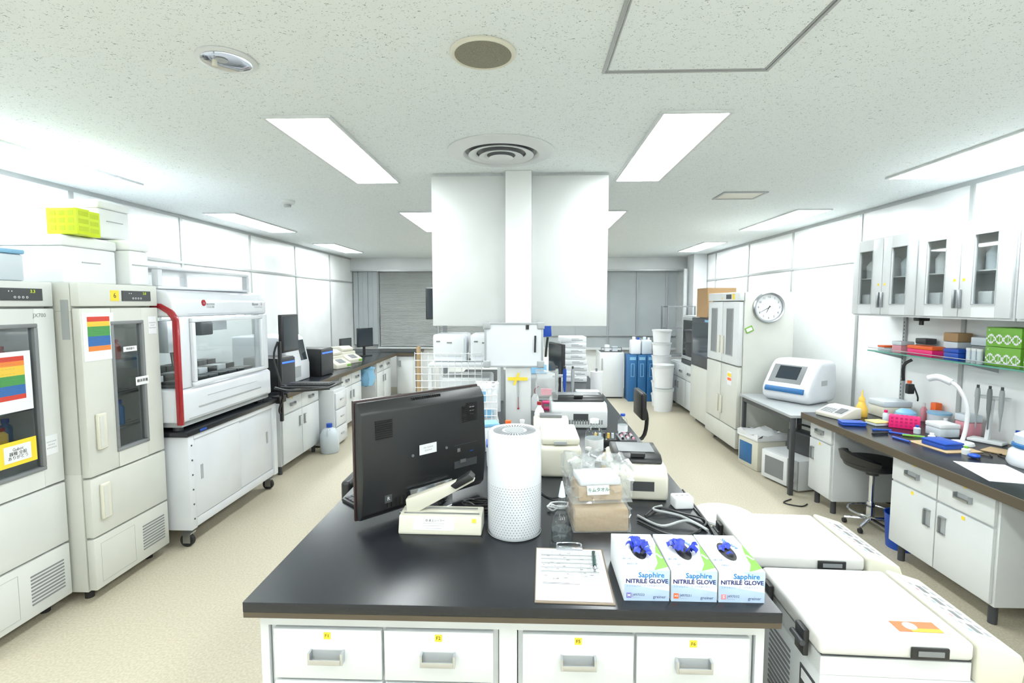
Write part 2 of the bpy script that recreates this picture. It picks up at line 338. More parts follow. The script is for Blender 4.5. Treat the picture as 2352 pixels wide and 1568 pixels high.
# ---------------------------------------------------------------- fridges
PC=[mat('stripe_%s'%n,c,.7,var=.02) for n,c in (('red',(.58,.05,.03)),('orange',(.75,.22,.04)),('yellow',(.75,.5,.05)),('green',(.06,.27,.07)),('teal',(.02,.22,.22)),('blue',(.03,.13,.38)),('rust',(.55,.15,.06)))]
def poster(par,x,y,z,w,h):
    b=B(PAPER).box(x-w/2,x+w/2,y-.002,y-.0005,z,z+h)
    seq=[0,1,2,2,3,3,5,5,0] if w>.22 else [0,2,3,3,5,5,1]
    q=.72/len(seq)
    for i,c in enumerate(seq):
        zz=z+h*.92-i*h*q; b.box(x-w*.36,x+w*.36,y-.003,y-.002,zz-h*q*.98,zz,PC[c])
        b.text('— — — — —',x,y-.0035,zz-h*q*.5,h*.045,INK)
    return b.obj('poster',par,label='paper sheet with rainbow coloured stripes')
def medfridge(loc,W,lab,num,model,wx0,wx1,post,m):
    e=thing('laboratory_refrigerator',lab,'refrigerator',loc,90); h=W/2; Dp=.78
    b=B(m,GREY,RUB,WHITE).box(-h,-h+.03,.05,Dp,.7205,1.5995).box(h-.03,h,.05,Dp,.7205,1.5995).box(-h,h,.05,Dp,1.60,1.75,0,.004).box(-h,h,.05,Dp,.06,.72,0,.003).box(-h+.03,h-.03,Dp-.03,Dp,.7205,1.5995,3)
    for sx in (-1,1):
        for yy in (.1,Dp-.06): b.cyl(sx*(h-.06),yy,0,.06,.022,2)
    b.obj('body',e)
    B(ADDED_LAMP).box(-h+.06,h-.06,.10,.12,1.585,1.598).obj('added_interior_lamp',e)  # added light strip, makes the shelf contents show through the door
    hd=B(m).box(-h,h,0,.049,1.625,1.75,0,.006).obj('control_head',e)
    B(DGREY,PAPER).box(h-.28,h-.06,-.004,-.0002,1.655,1.715).text('3.0' if num=='6' else '3.3',h-.11,-.005,1.70,.022,LIME,bold=.02).text('o o o o',h-.17,-.005,1.673,.024,PAPER,bold=.01).text('▪ ▪',h-.22,-.005,1.70,.018,PAPER).obj('display',hd)
    note(hd,-.05 if num=='6' else h-.42,0,1.685,.06,num)
    d=B(m).box(-h,wx0,0,.045,.70,1.615,0,.006).box(wx1,h,0,.045,.70,1.615,0,.006).box(wx0,wx1,0.0005,.0445,1.53,1.6145).box(wx0,wx1,0.0005,.0445,.7005,.80).obj('door',e)
    B(GREY).ring(wx0-.012,wx1+.012,.79,1.54,.02,-.006,.03,0,.004).obj('window_frame',d)
    B(GLSD).box(wx0,wx1,.01,.014,.8,1.53).obj('window_pane',d)
    def hand(par,z0,z1): B(BEIGE).box(-h+.05,-h+.11,-.02,0,z0,z1,0,.008,3).box(-h+.058,-h+.085,-.022,-.0201,z0+.015,z1-.015,CREAM).obj('handle',par)
    hand(d,.84,1.04) if num=='6' else None
    if model: B(INK).text(model,h-.08,-.0008,1.58,.028).obj('lettering',d)
    B(PAPER,INKB).box(h-.09,h-.02,-.002,-.0002,1.45,1.56).text('======\n====\n======',h-.055,-.003,1.505,.016,INK).obj('notice',d) if num=='6' else B(PAPER,INK).box(h-.1,h-.03,-.002,-.0002,.86,.96).text('======\n====\n======',h-.065,-.003,.91,.016,INK).obj('notice',d)
    dr=B(m).box(-h,h,0,.045,.365,.69,0,.006).obj('drawer',e)
    if num=='6': hand(dr,.45,.65)
    lo=B(m).box(-h,h,0,.045,.07,.355,0,.006).obj('base_panel',e)
    b=B(GREY)
    for i in range(9): b.box(h-.22,h-.04,-.002,.001,.13+i*.018,.138+i*.018)
    b.obj('vent',lo)
    B(LGREY).ring(-h+.04,h-.28,.1,.32,.002,-.0006,.001).obj('service_panel',lo)
    for i,zz in enumerate((.9,1.1,1.3)):
        b=B(STEEL)
        for j in range(12): b.box(-h+.03,h-.03,.08+j*.055,.084+j*.055,zz,zz+.004)
        b.box(-h+.03,h-.03,.07,.075,zz-.004,zz+.008); b.obj('shelf',e)
    if post: poster(d,*post)
    return e,d
f6,d6=medfridge((-2.36,2.86,0),.56,'cream medical refrigerator with narrow glass door and yellow six note','6',None,-.08,.14,(-.17,0,1.33,.2,.26),CREAM)
B(PAPER,INKB).box(.06,.16,-.010,-.008,1.15,1.20).text('検体到着',.11,-.011,1.175,.022,1,bold=.01).obj('notice',d6)
B(PAPER,INKB).box(-.02,.08,-.010,-.008,1.36,1.39).text('検体番号',.03,-.011,1.375,.016,1).obj('tape_label',d6)
B(LGREY,INK).box(-.2835,-.2805,.06,.10,1.45,1.66).obj('rating_label',f6)
f5,d5=medfridge((-2.48,2.25,0),.62,'white medical refrigerator with glass door and yellow five note','5','JX700',-.25,.2,(.04,-.006,1.12,.24,.29),mat('ivory_enamel',(.64,.655,.635),.38))
b=B(YEL,PAPER,INKB).box(-.03,.16,-.009,-.007,.86,.98,0).box(.0,.13,-.011,-.009,.88,.96,1).text('Gubot\n器種 全般\nありがとう',.065,-.012,.92,.02,2); b.obj('handwritten_note',d5)
def vial(x,y,z,r,hh,m,mc,nm='reagent_bottle',lab='small reagent bottle on refrigerator shelf',grp='bottles inside the refrigerators'):
    e=thing(nm,lab,'bottle',(x,y,z),0,grp)
    B(m).lathe(0,0,[(0,0),(r,0),(r,hh*.7),(r*.5,hh*.82),(r*.5,hh*.86),(0,hh*.86)],0,12).obj('bottle_body',e)
    B(mc).cyl(0,0,hh*.862,hh*.14,r*.6,0,seg=12).obj('cap',e)
cc=[LIQ,FROST,AMBER,PAPER,BLUE2,FROST]
for (fx,ys) in ((-2.48,[2.06,2.14,2.22,2.30,2.38,2.45]),(-2.36,[2.82,2.89,2.96])):
    for zi,zz in enumerate((.904,1.104,1.304)):
        for i,y in enumerate(ys):
            vial(fx-.14-.05*((i+zi)%2),y,zz,.027,.09+.03*((i*7+zi)%3),cc[(i*2+zi)%6],[PAPER,RED,BLUE][(i+zi)%3])
def foambox(x0,x1,y0,y1,z0,z1,lab):
    e=thing('styrofoam_box',lab,'foam box',((x0+x1)/2,(y0+y1)/2,z0)); w=(x1-x0)/2;d=(y1-y0)/2;hh=z1-z0
    B(FOAM).box(-w+.006,w-.006,-d+.006,d-.006,0,hh*.78,0,.012,3).box(w-.0065,w-.001,-.06,.06,hh*.45,hh*.47,LGREY).obj('tub',e)
    B(FOAM).box(-w,w,-d,d,hh*.78+.001,hh,0,.012,3).box(-w+.03,w-.03,-d+.03,d-.03,hh,hh+.006).obj('lid',e)
foambox(-3.25,-2.47,2.62,2.98,1.751,2.005,'large white styrofoam cooler box on the cream refrigerator')
foambox(-2.95,-2.40,2.99,3.15,1.751,2.02,'narrow white styrofoam box beside the large cooler')
foambox(-3.0,-2.52,2.92,3.16,2.03,2.25,'small white styrofoam box stacked on top')
foambox(-3.25,-2.62,1.95,2.2,1.751,2.0,'white styrofoam box on the white refrigerator')
for i,(x,y) in enumerate(((-2.50,2.70),(-2.53,2.80))):
    e=thing('tube_rack','bright lime green plastic tube rack','tube rack',(x,y,2.012),0,'lime tube racks')
    b=B(LIME,LIMED).box(-.085,.085,-.042,.042,0,.14,0,.004)
    for j in range(3):
        for q in range(3): b.box(-.062+q*.05,-.032+q*.05,-.0428,-.0415,.02+j*.04,.045+j*.04,1)
    for j in range(3): b.box(.0845,.0858,-.03,.03,.02+j*.04,.045+j*.04,1)
    b.obj('rack_frame',e)
e=thing('storage_tub','clear plastic tub with pale blue lid on the refrigerator','storage tub',(-2.62,2.36,1.751))
B(FROST).box(-.12,.12,-.08,.08,0,.13,0,.01).obj('tub',e); B(LBLUE).box(-.125,.125,-.085,.085,.131,.155,0,.008).cyl(0,0,.155,.01,.05).obj('lid',e)
# ---------------------------------------------------------------- automation cart + liquid handler
def caster(par,x,y,r=.045):
    c=B(STEEL).box(x-.03,x+.03,y-.03,y+.03,r*2,r*2+.01).box(x-.02,x-.014,y-.02,y+.03,r*.6,r*2).box(x+.014,x+.02,y-.02,y+.03,r*.6,r*2).obj('caster',par)
    B(RUB).cyl(x-.013,y+.008,r,.026,r,0,'x',20).obj('wheel',c)
ct=thing('equipment_cart','white steel cart with sliding doors, black top and casters','cart',(-2.25,3.77,0),90)
b=B(GWHITE).box(-.52,.52,.0,.75,.13,.19,0,.004).box(-.52,.52,.02,.75,.1905,.73).box(-.52,.52,-.01,.75,.735,.765)
for x in (-.58,.521): b.box(x,x+.059,-.01,.75,.13,.765,0,.003)
for i in range(6): b.lathe(-.55,-.014,[(0,0),(.006,0),(.006,.005),(0,.005)],DGREY,8,'y',.2+i*.1)
b.obj('body',ct)
B(TOP).box(-.6,.6,-.02,.8,.766,.80,0,.003).obj('worktop',ct)
for x0,x1,y in ((-.515,.02,-.002),(.025,.515,.006)):
    d=B(GWHITE).box(x0,x1,y,y+.012,.195,.73,0,.003).obj('sliding_door',ct)
    B(LGREY).box((x0+.06) if x0<-.1 else (x1-.09),(x0+.085) if x0<-.1 else (x1-.065),y-.003,y-.0002,.44,.54).obj('handle',d)
B(BLUE).box(-.47,-.40,-.0225,-.0202,.775,.79).obj('sticker',ct)
for x in (-.53,.53):
    for y in (.05,.68): caster(ct,x,y)
W2=.57
lh=thing('liquid_handling_robot','white automated liquid handler with red side frame and large window','laboratory robot',(-2.25,3.73,.80),90)
b=B(GWHITE,LGREY,DGREY)
b.prism([(.0,.06),(.0,.26),(.03,.279),(.85,.279),(.85,.06)],-W2,W2,'x',0,.015,3)
b.box(-W2+.02,W2-.02,.02,.83,.03,.0595,1); b.box(-.4,.4,-.003,-.0002,.135,.145,1); b.box(-.5,.5,-.002,-.0002,.075,.08,1); b.box(-.3,.35,-.002,-.0002,.20,.203,1)
for x in (-.5,.5):
    for y in (.08,.76): b.cyl(x,y,0.0005,.03,.03,2)
b.prism([(.02,.751),(.02,.86),(.06,.915),(.14,.935),(.85,.935),(.85,.751)],-W2,W2,'x',0,.02,3)
b.box(-W2+.03,-W2+.15,.015,.06,.28,.75,0,.008); b.box(W2-.13,W2-.001,.015,.06,.28,.75,0,.008)
b.box(W2-.03,W2-.002,.061,.12,.28,.75,0); b.box(W2-.03,W2-.002,.74,.84,.28,.75,0); b.box(-W2+.02,-W2+.15,.82,.84,.28,.75)
b.box(-.44,.45,.0185,.0198,.77,.772,1).obj('housing',lh)
B(FILM).box(W2-.02,W2-.015,.12,.74,.28,.75).box(-W2+.15,W2-.03,.83,.835,.28,.75).obj('rear_window',lh)
B(ADDED_LAMP).box(-.45,.45,.15,.19,.738,.750).obj('added_interior_lamp',lh)  # light bar added to brighten the closed housing; such machines carry LEDs
B(RED).prism([(-.006,.05),(-.006,.74),(.03,.80),(.10,.84),(.3,.84),(.3,.81),(.115,.81),(.06,.775),(.03,.73),(.03,.05)],-W2-.010,-W2+.014,'x',0,.003).obj('side_frame',lh)
B(GLS).prism([(.035,.28),(.035,.73),(.065,.75),(.8,.75),(.8,.28)],-W2,-W2+.006,'x').obj('side_window',lh)
fw=B(GWHITE).ring(-.44,.45,.285,.745,.03,-.012,.0145,0,.006).obj('window_frame',lh)
B(GLS).box(-.41,.42,.0,.004,.31,.71).obj('window_pane',fw)
b=B(DGREY,STEEL,GWHITE).box(-.5,.5,.07,.8,.2795,.295,0)
for i in range(8):
    for j in range(4): b.box(-.46+i*.12,-.355+i*.12,.11+j*.16,.22+j*.16,.2955,.315+.03*((i*3+j)%3),[BLACK,GWHITE,DGREY,BLACK][(i*2+j)%4],.004)
b.obj('deck',lh)
b=B(FROST,DGREY,STEEL).box(-.53,.53,.35,.41,.62,.7,GWHITE).box(-.36,-.12,.22,.35,.50,.72,GWHITE,.01).box(.0,.14,.22,.33,.6,.70,DGREY,.01)
for i in range(8): b.tube([(-.3+i*.02,.25,.5),(-.3+i*.02,.24,.40+.01*(i%3))],.006,1,6,1)
b.tube([(-.3,.23,.52),(-.27,.2,.42),(-.2,.2,.40),(-.16,.23,.5)],.008,1); b.obj('pipetting_arm',lh)
ul=B(GWHITE,FROST).box(-.56,.5,.12,.7,.9355,.955,0,.004).box(-.56,.5,.12,.7,1.06,1.085,0,.01)
for x in (-.56,.46): 
    for y in (.121,.659): ul.box(x+.001,x+.04,y,y+.04,.9555,1.0595)
ul.obj('top_frame',lh); B(FILM).box(-.519,.459,.125,.129,.956,1.059).box(-.555,-.551,.162,.658,.956,1.059).obj('top_window',lh)
b=B(RED,INKB).lathe(-.27,.017,[(0,0),(.022,0),(.022,.006),(0,.006)],0,20,'y',.845).text('~',-.27,.016,.845,.03,GWHITE).text('BECKMAN\nCOULTER',-.24,.019,.825,.020,INKB,al='LEFT'); b.obj('logo',lh)
B(INK,RED).text('Biomek',.44,.018,.835,.030,0,al='RIGHT',bold=.01).text('i5',.50,.018,.835,.030,RED,al='RIGHT').text('Automated Workstation',.50,.018,.81,.012,0,al='RIGHT').obj('lettering',lh)
ma=thing('workstation_arm','black pole arm holding monitor and keyboard tray','monitor arm',(-2.25,4.47,.35))
B(BLACK).box(-.014,.014,-.014,.014,.22,.95,0,.004).box(-.04,.03,-.095,.03,.4,.46).tube([(0,-.03,.30),(.02,-.08,.35),(.05,-.07,.50),(-.03,-.05,.8),(0,-.03,.95)],.009).obj('pole',ma)
b=B(BLACK,DGREY).box(0.0145,.16,-.02,.02,.53,.5545).box(.09,.53,-.2,.12,.555,.57,0,.006).tube([(.05,-.2,.56),(.22,-.26,.545),(.53,-.2,.56)],.012); b.obj('tray',ma)
b=B(DGREY,BLACK).box(.12,.50,-.14,.0,.571,.585,0,.004)
for i in range(14):
    for j in range(4): b.box(.13+i*.026,.152+i*.026,-.13+j*.03,-.106+j*.03,.585,.59,1)
b.obj('keyboard',ma)
mm=B(BLACK).box(-.02,.02,.02,.34,.84,1.19,0,.008).box(-.035,-.0202,.1,.24,.95,1.05).obj('monitor',ma)
B(SCR).box(.0202,.0215,.04,.32,.86,1.17).obj('screen',mm)
# ---------------------------------------------------------------- left wall bench
wt=thing('wall_bench_top','long black wall bench top with brown edge','bench top',(0,0,.765))
b=B(TOP,EDGE).box(-3.38,-2.27,4.62,8.5,.0,.035,0,.003).box(-3.38,-1.95,8.501,9.25,0,.035,0,.003).box(-2.27,-2.262,4.62,8.5,-.012,.033,1).box(-2.26,-1.95,8.492,8.5,-.012,.033,1).box(-1.95,-1.942,8.5,9.25,-.012,.033,1); b.obj('worktop',wt)
dr=(.58,.74,2,'drawer',('_','_')); dd=(.1,.575,2,'door',None)
cabinet('base_cabinet','white two-door base cabinet with drawers under wall bench',(-2.33,5.05,0),90,.85,.8,.09,.75,[dr,dd],hm=STEEL)
cabinet('base_cabinet','white two-door base cabinet with drawers under wall bench',(-2.33,6.52,0),90,.76,.8,.09,.75,[dr,dd],hm=STEEL)
cabinet('base_cabinet','white base cabinet at the end of wall bench',(-2.33,8.0,0),90,.8,.8,.09,.75,[dr,dd],hm=STEEL)
cabinet('base_cabinet','white base cabinet turned toward the aisle end',(-2.12,8.53,0),0,.3,.6,.09,.75,[(.1,.74,1,'door',None)],hm=STEEL)
e=thing('side_panel','brown wooden panel standing beside the bench end','wood panel',(-1.91,8.65,0)); B(KRAFT).box(-.02,.02,-.08,.08,0,.9).obj('panel',e)
e=thing('plastic_drawer_tower','white plastic drawer tower on the floor','drawer unit',(-2.18,5.75,0),90)
B(WHITE).box(-.18,.18,.02,.34,.02,.66,0,.008).obj('shell',e)
for i in range(3): 
    d=B(GWHITE).box(-.165,.165,0,.019,.04+i*.2,.225+i*.2,0,.006).obj('drawer',e); B(LGREY).box(-.05,.05,-.012,-.0002,.13+i*.2,.145+i*.2,0,.003).obj('handle',d)
e=thing('water_jug','white plastic jug with blue cap','jug',(-2.2,5.42,0)); B(FROST).lathe(0,0,[(0,0),(.09,0),(.1,.02),(.1,.2),(.07,.26),(.03,.28),(0,.28)]).obj('jug_body',e); B(BLUE).cyl(0,0,.281,.04,.032).obj('cap',e); B(FROST).tube([(.02,-.03,.26),(.02,-.09,.27),(.02,-.1,.2)],.01).obj('handle',e)
e=thing('trash_bag','crumpled blue plastic bag hanging under bench','plastic bag',(-2.35,7.15,.452))
b=B(LBLUE); b.lathe(0,0,[(.0,0),(.1,.02),(.13,.12),(.11,.22),(.14,.27),(0,.30)],0,14)
for v_ in b.bm.verts: v_.co+=Vector((random.uniform(-.015,.015),random.uniform(-.015,.015),random.uniform(-.01,0)))
b.obj('bag',e)
def tower(loc,rot,lab):
    e=thing('desktop_computer',lab,'computer',loc,rot); B(BLACK).box(-.14,.14,0,.36,0,.32,0,.01).obj('case',e); B(DGREY).box(-.135,.135,-.012,-.0002,.01,.31,0,.004).obj('front_panel',e); B(BLED).box(-.12,.12,-.0135,-.0122,.26,.275).obj('light_strip',e)
tower((-2.38,4.84,.80),82,'black computer with glowing blue strip on wall bench')
tower((-2.38,5.84,.80),84,'black computer with blue strip beside sequencer')
e=thing('dna_sequencer','white benchtop sequencer with tall dark screen','laboratory instrument',(-2.48,5.36,.80),90)
B(GWHITE).prism([(.0,0),(.0,.18),(.06,.46),(.12,.5),(.6,.5),(.6,0)],-.25,.25,'x',0,.02,3).obj('housing',e)
B(SCR).prism([(.012,.22),(.055,.44),(.051,.441),(.008,.221)],.05,.2,'x').obj('screen',e)
B(LGREY).prism([(-.002,.05),(-.002,.17),(-.0002,.17),(-.0002,.05)],-.2,.02,'x').obj('door',e)
def cycler(loc,rot,lab,m=BEIGE,sc=1.):
    e=thing('thermal_cycler',lab,'thermal cycler',loc,rot)
    B(m).prism([(0,0),(0,.06),(.12,.12),(.12,.16),(.42,.16),(.42,0)],-.14,.14,'x',0,.012,3).obj('housing',e)
    B(m).prism([(.14,.161),(.13,.2),(.2,.235),(.36,.225),(.41,.161)],-.11,.11,'x',0,.012,3).obj('lid',e)
    B(GREY,GREEN).prism([(.02,.072),(.10,.112),(.10,.115),(.02,.075)],-.06,.06,'x').obj('display',e)
    B(GREEN).box(.06,.13,-.004,-.0002,.02,.05).obj('badge',e); e.scale=(sc,)*3
cycler((-2.40,6.45,.80),70,'cream thermal cycler with sloped keypad')
cycler((-2.45,7.05,.80),70,'cream thermal cycler with closed lid')
def monitor(loc,rot,w,hh,lab,zb=.1):
    e=thing('computer_monitor',lab,'monitor',loc,rot)
    B(BLACK).box(-w/2,w/2,0,.03,zb,zb+hh,0,.008).obj('housing',e); B(SCR).box(-w/2+.012,w/2-.012,-.0015,-.0002,zb+.014,zb+hh-.014).obj('screen',e)
    B(BLACK).box(-.02,.02,.03,.05,.0,zb+hh*.5).box(-.1,.1,-.04,.12,0,.012,0,.004).obj('stand',e)
monitor((-2.62,8.0,.80),60,.32,.30,'black monitor on a stand on wall bench',.15)
monitor((-2.75,7.5,.80),75,.28,.24,'small black monitor beside thermal cycler',.08)
# ---------------------------------------------------------------- island bench items
pc=thing('desktop_monitor','large black all-in-one computer seen from behind on stand','computer monitor',(-.435,2.01,.80),225)
Wm=.29
h_=B(BLACK).prism([(.0,.035),(.0,.475),(.02,.48),(.05,.44),(.06,.2),(.045,.06),(.02,.035)],-Wm,Wm,'x',0,.006).obj('housing',pc)
B(mat('bezel_brown',(.035,.018,.018),.25)).box(-Wm-.004,Wm+.004,-.014,-.0005,.03,.485,0,.004).obj('bezel',pc)
B(SCR).box(-Wm+.02,Wm-.02,-.016,-.0145,.1,.465).obj('screen',pc)
VS=mat('vent_black',(.003,.003,.003),.8)
b=B(VS)
for i in range(14): b.box(-.07+i*.010,-.065+i*.010,.026,.034,.459,.472)
b.obj('vent_slots',h_)
for sx in (-.2,.2):
    b=B(VS)
    for j in range(9): b.box(sx-.035,sx+.035,.052,.0575,.34+j*.008,.344+j*.008)
    b.obj('vent_slots',h_)
b=B(VS)
for i in range(22): b.box(-.2+i*.018,-.19+i*.018,.046,.0515,.07,.10)
b.obj('vent_slots',h_)
B(PAPER,INK).box(-.03,.05,.0590,.0605,.245,.285).text('== ====\n=====',.01,.061,.265,.012,1,'b').obj('rating_label',h_)
B(DGREY,BLUE,STEEL).box(-.24,-.12,.052,.058,.15,.25).box(-.22,-.2,.0581,.0595,.2,.215,1).box(-.18,-.15,.0581,.0595,.17,.185,2).box(-.15,-.135,.0581,.0595,.22,.235,2).obj('ports',h_)
b=B(PAPER,INK).box(-.245,-.19,.0525,.0545,.34,.42,VS)
b.text('警告\n-- --\n----\n---',-.215,.0560,.38,.014,PAPER,'b'); b.obj('warning_label',h_)
for x in (-.08,.08):
    B(STEEL).lathe(x,.056,[(0,0),(.006,0),(.006,.004),(0,.004)],0,10,'y',.25).obj('screw',h_)
B(DGREY,PAPER).box(.17,.2,.049,.0525,.09,.12).text('R',.185,.0535,.105,.02,1,'b').obj('badge',h_)
B(CHROME).prism([(-.02,0),(-.02,.008),(.05,.015),(.055,.12),(.07,.12),(.07,.01),(.17,.008),(.17,0)],-.1,.1,'x',0,.003).obj('stand',pc)
k_=thing('keyboard','black slim computer keyboard beside monitor','keyboard',(-.61,2.17,.80),228)
b=B(BLACK).box(-.2,.2,-.07,.07,0,.015,0,.004)
for i in range(15):
    for j in range(5): b.box(-.19+i*.0255,-.169+i*.0255,-.06+j*.024,-.04+j*.024,.015,.02,DGREY)
b.obj('keyboard_body',k_)
hs=thing('heat_sealer','cream manual impulse heat sealer with raised arm','heat sealer',(-.32,1.82,.80),-1)
B(BEIGE).prism([(-.05,0),(-.05,.01),(-.035,.065),(.05,.07),(.055,0)],-.155,.15,'x',0,.005).obj('base',hs)
B(BEIGE,BLACK).prism([(-.135,.06),(-.14,.11),(.10,.20),(.12,.185),(-.10,.06)],.0,.04,'y',0,.004).prism([(.03,.168),(.1,.215),(.12,.195),(.05,.155)],-.01,.045,'y',1,.005).obj('arm',hs)
B(STEEL).box(-.13,.13,.02,.024,.07,.074).box(-.14,.14,-.02,-.016,.066,.0705).obj('sealing_bar',hs)
_r=Matrix.Rotation(math.radians(74.7),4,'X')
b=B(PAPER,INKB,YEL)
b.prism([(-.0494,.018),(-.0388,.056),(-.0380,.056),(-.0486,.018)],-.1,.05,'x',0)
b.text('◎ 卓上シーラー',-.02,-.0415,.050,.010,1,_r).text('-----------------------------\n-----------------------------\n---------------------',-.025,-.0460,.033,.0085,1,_r)
b.prism([(-.042,.045),(-.0385,.058),(-.038,.058),(-.0415,.045)],.115,.13,'x',2); b.obj('label_plate',hs)
def cable(pts,r,lab,m=BLACK,nm='power_cable'):
    e=thing(nm,lab,'cable',pts[0]); p0=Vector(pts[0]); B(m).tube([Vector(p)-p0 for p in pts],r,0,8,6).obj('cord',e)
def coil(cx,cy,R,n,r,m,lab,z=.80):
    pts=[]
    for i in range(n*8):
        t=i*math.pi/4; q=R*(.7+.3*random.random()); pts.append((cx+q*math.cos(t),cy+q*.6*math.sin(t),z+r+.02*random.random()+.006*(i//8)))
    cable(pts,r,lab,m)
coil(-.2,1.99,.07,5,.004,BLACK,'tangled black cable pile behind heat sealer')
coil(.12,2.0,.045,3,.003,PAPER,'tangled white cable coil on bench')
coil(.30,2.28,.06,3,.0035,BLACK,'tangled black cables between bench instruments')
cable([(.43,1.95,.807),(.5,1.86,.807),(.6,1.88,.80+.02),(.66,1.83,.807),(.6,1.95,.807),(.5,1.98,.82),(.55,2.05,.807)],.005,'grey hose looped on bench',LGREY)
cable([(.42,1.9,.806),(.5,1.80,.806),(.58,1.79,.806),(.68,1.9,.81),(.6,1.99,.806),(.52,2.0,.82),(.46,1.95,.806)],.004,'black cable looped on bench')
cable([(.68,2.2,.82),(.685,2.1,.81),(.685,1.95,.806),(.68,1.85,.806),(.67,1.75,.806)],.004,'black cable running along bench edge')
cable([(-.17,2.1,.97),(-.15,2.08,.95),(-.12,2.05,.88),(-.13,2.0,.84),(-.12,2.06,.806)],.003,'thin black cable from monitor ports')
cable([(.05,2.2,.806),(.1,2.12,.806),(.2,2.13,.82),(.32,2.1,.806)],.004,'black cable behind paper towel bag')
cable([(.3,2.62,.806),(.33,2.52,.83),(.40,2.6,.81),(.44,2.52,.806)],.004,'black cable between instruments')
ap=thing('air_purifier','white cylindrical air purifier with perforated lower half','air purifier',(-.052,1.815,.80))
b=B(GWHITE,LGREY).lathe(0,0,[(0,0),(.088,0),(.094,.006),(.097,.02),(.099,.2),(.0975,.372),(.094,.38),(.088,.383),(.082,.379),(0,.379)],0,64)
b.lathe(0,0,[(.0972,.006),(.0985,.006),(.0985,.009),(.0972,.009)],1,48); b.obj('housing',ap)
b=B(GREY)
for r_ in range(20):
    zz=.018+r_*.0092
    for i in range(56):
        t=2*math.pi*(i+.5*(r_%2))/56; R=.0990+.00055 if zz>.1 else .0984+.0010; rr=.0020
        n=Vector((math.cos(t),math.sin(t),0)); tt=Vector((-math.sin(t),math.cos(t),0)); c=n*R+Vector((0,0,zz))
        b._new([c+tt*rr*math.cos(a*1.0472)+Vector((0,0,1))*rr*math.sin(a*1.0472) for a in range(6)],[(0,1,2,3,4,5)],0)
o=b.obj('perforations',ap); o['kind']='stuff'
b=B(DGREY,LGREY)
for i in range(40):
    t=2*math.pi*i/40; c,s_=math.cos(t),math.sin(t)
    b._new([(.045*c-.0015*s_,.045*s_+.0015*c,.3797),(.078*c-.0022*s_,.078*s_+.0022*c,.3797),(.078*c+.0022*s_,.078*s_-.0022*c,.3797),(.045*c+.0015*s_,.045*s_-.0015*c,.3797)],[(0,1,2,3)],0)
b.cyl(0,0,.379,.002,.035,1); b.obj('top_grille',ap)
fl=thing('spray_flask','clear glass flask with narrow neck, half full of water','flask',(.118,1.745,.80))
B(GLSB).lathe(0,0,[(0,0),(.034,0),(.037,.01),(.037,.06),(.03,.09),(.013,.115),(.011,.16),(0,.16)],0,28).obj('flask_body',fl)
B(FROST).lathe(0,0,[(0,.16),(.013,.16),(.008,.19),(.003,.215),(0,.215)],0,16).obj('nozzle',fl)
B(glass('water',(.95,.97,.98),.03)).cyl(0,0,.004,.04,.0345).obj('water',fl)
pb=thing('paper_towel_pack','brown paper towel pack in clear film','paper towels',(.265,1.905,.80),3)
B(KRAFT).box(-.1,.1,-.09,.09,0,.085,0,.008).obj('pack',pb)
B(FILM).box(-.106,.106,-.097,.097,.002,.095,0).jitter(6,.005,.01).obj('film',pb)
pb=thing('paper_towel_bag','clear crinkled plastic bag of white paper towels','paper towels',(.262,1.93,.899),8)
B(KRAFT,PAPER).box(-.085,.085,-.07,.07,0,.055,0,.008).box(-.08,.08,-.065,.065,.0555,.085,1,.01).obj('towels',pb)
B(PAPER,DGREEN).prism([(-.083,.030),(-.074,.062),(-.072,.062),(-.081,.030)],-.055,.03,'x',0).text('キムタオル',-.012,-.0800,.047,.0165,1,Matrix.Rotation(math.radians(76),4,'X'),bold=.02).obj('label',pb)
B(FILM).box(-.115,.115,-.095,.09,.002,.115,0).jitter(9,.009,.01,.045).obj('film',pb)
GB=mat('glove_carton_blue',(.46,.59,.76),.5,var=.16,vs=9)
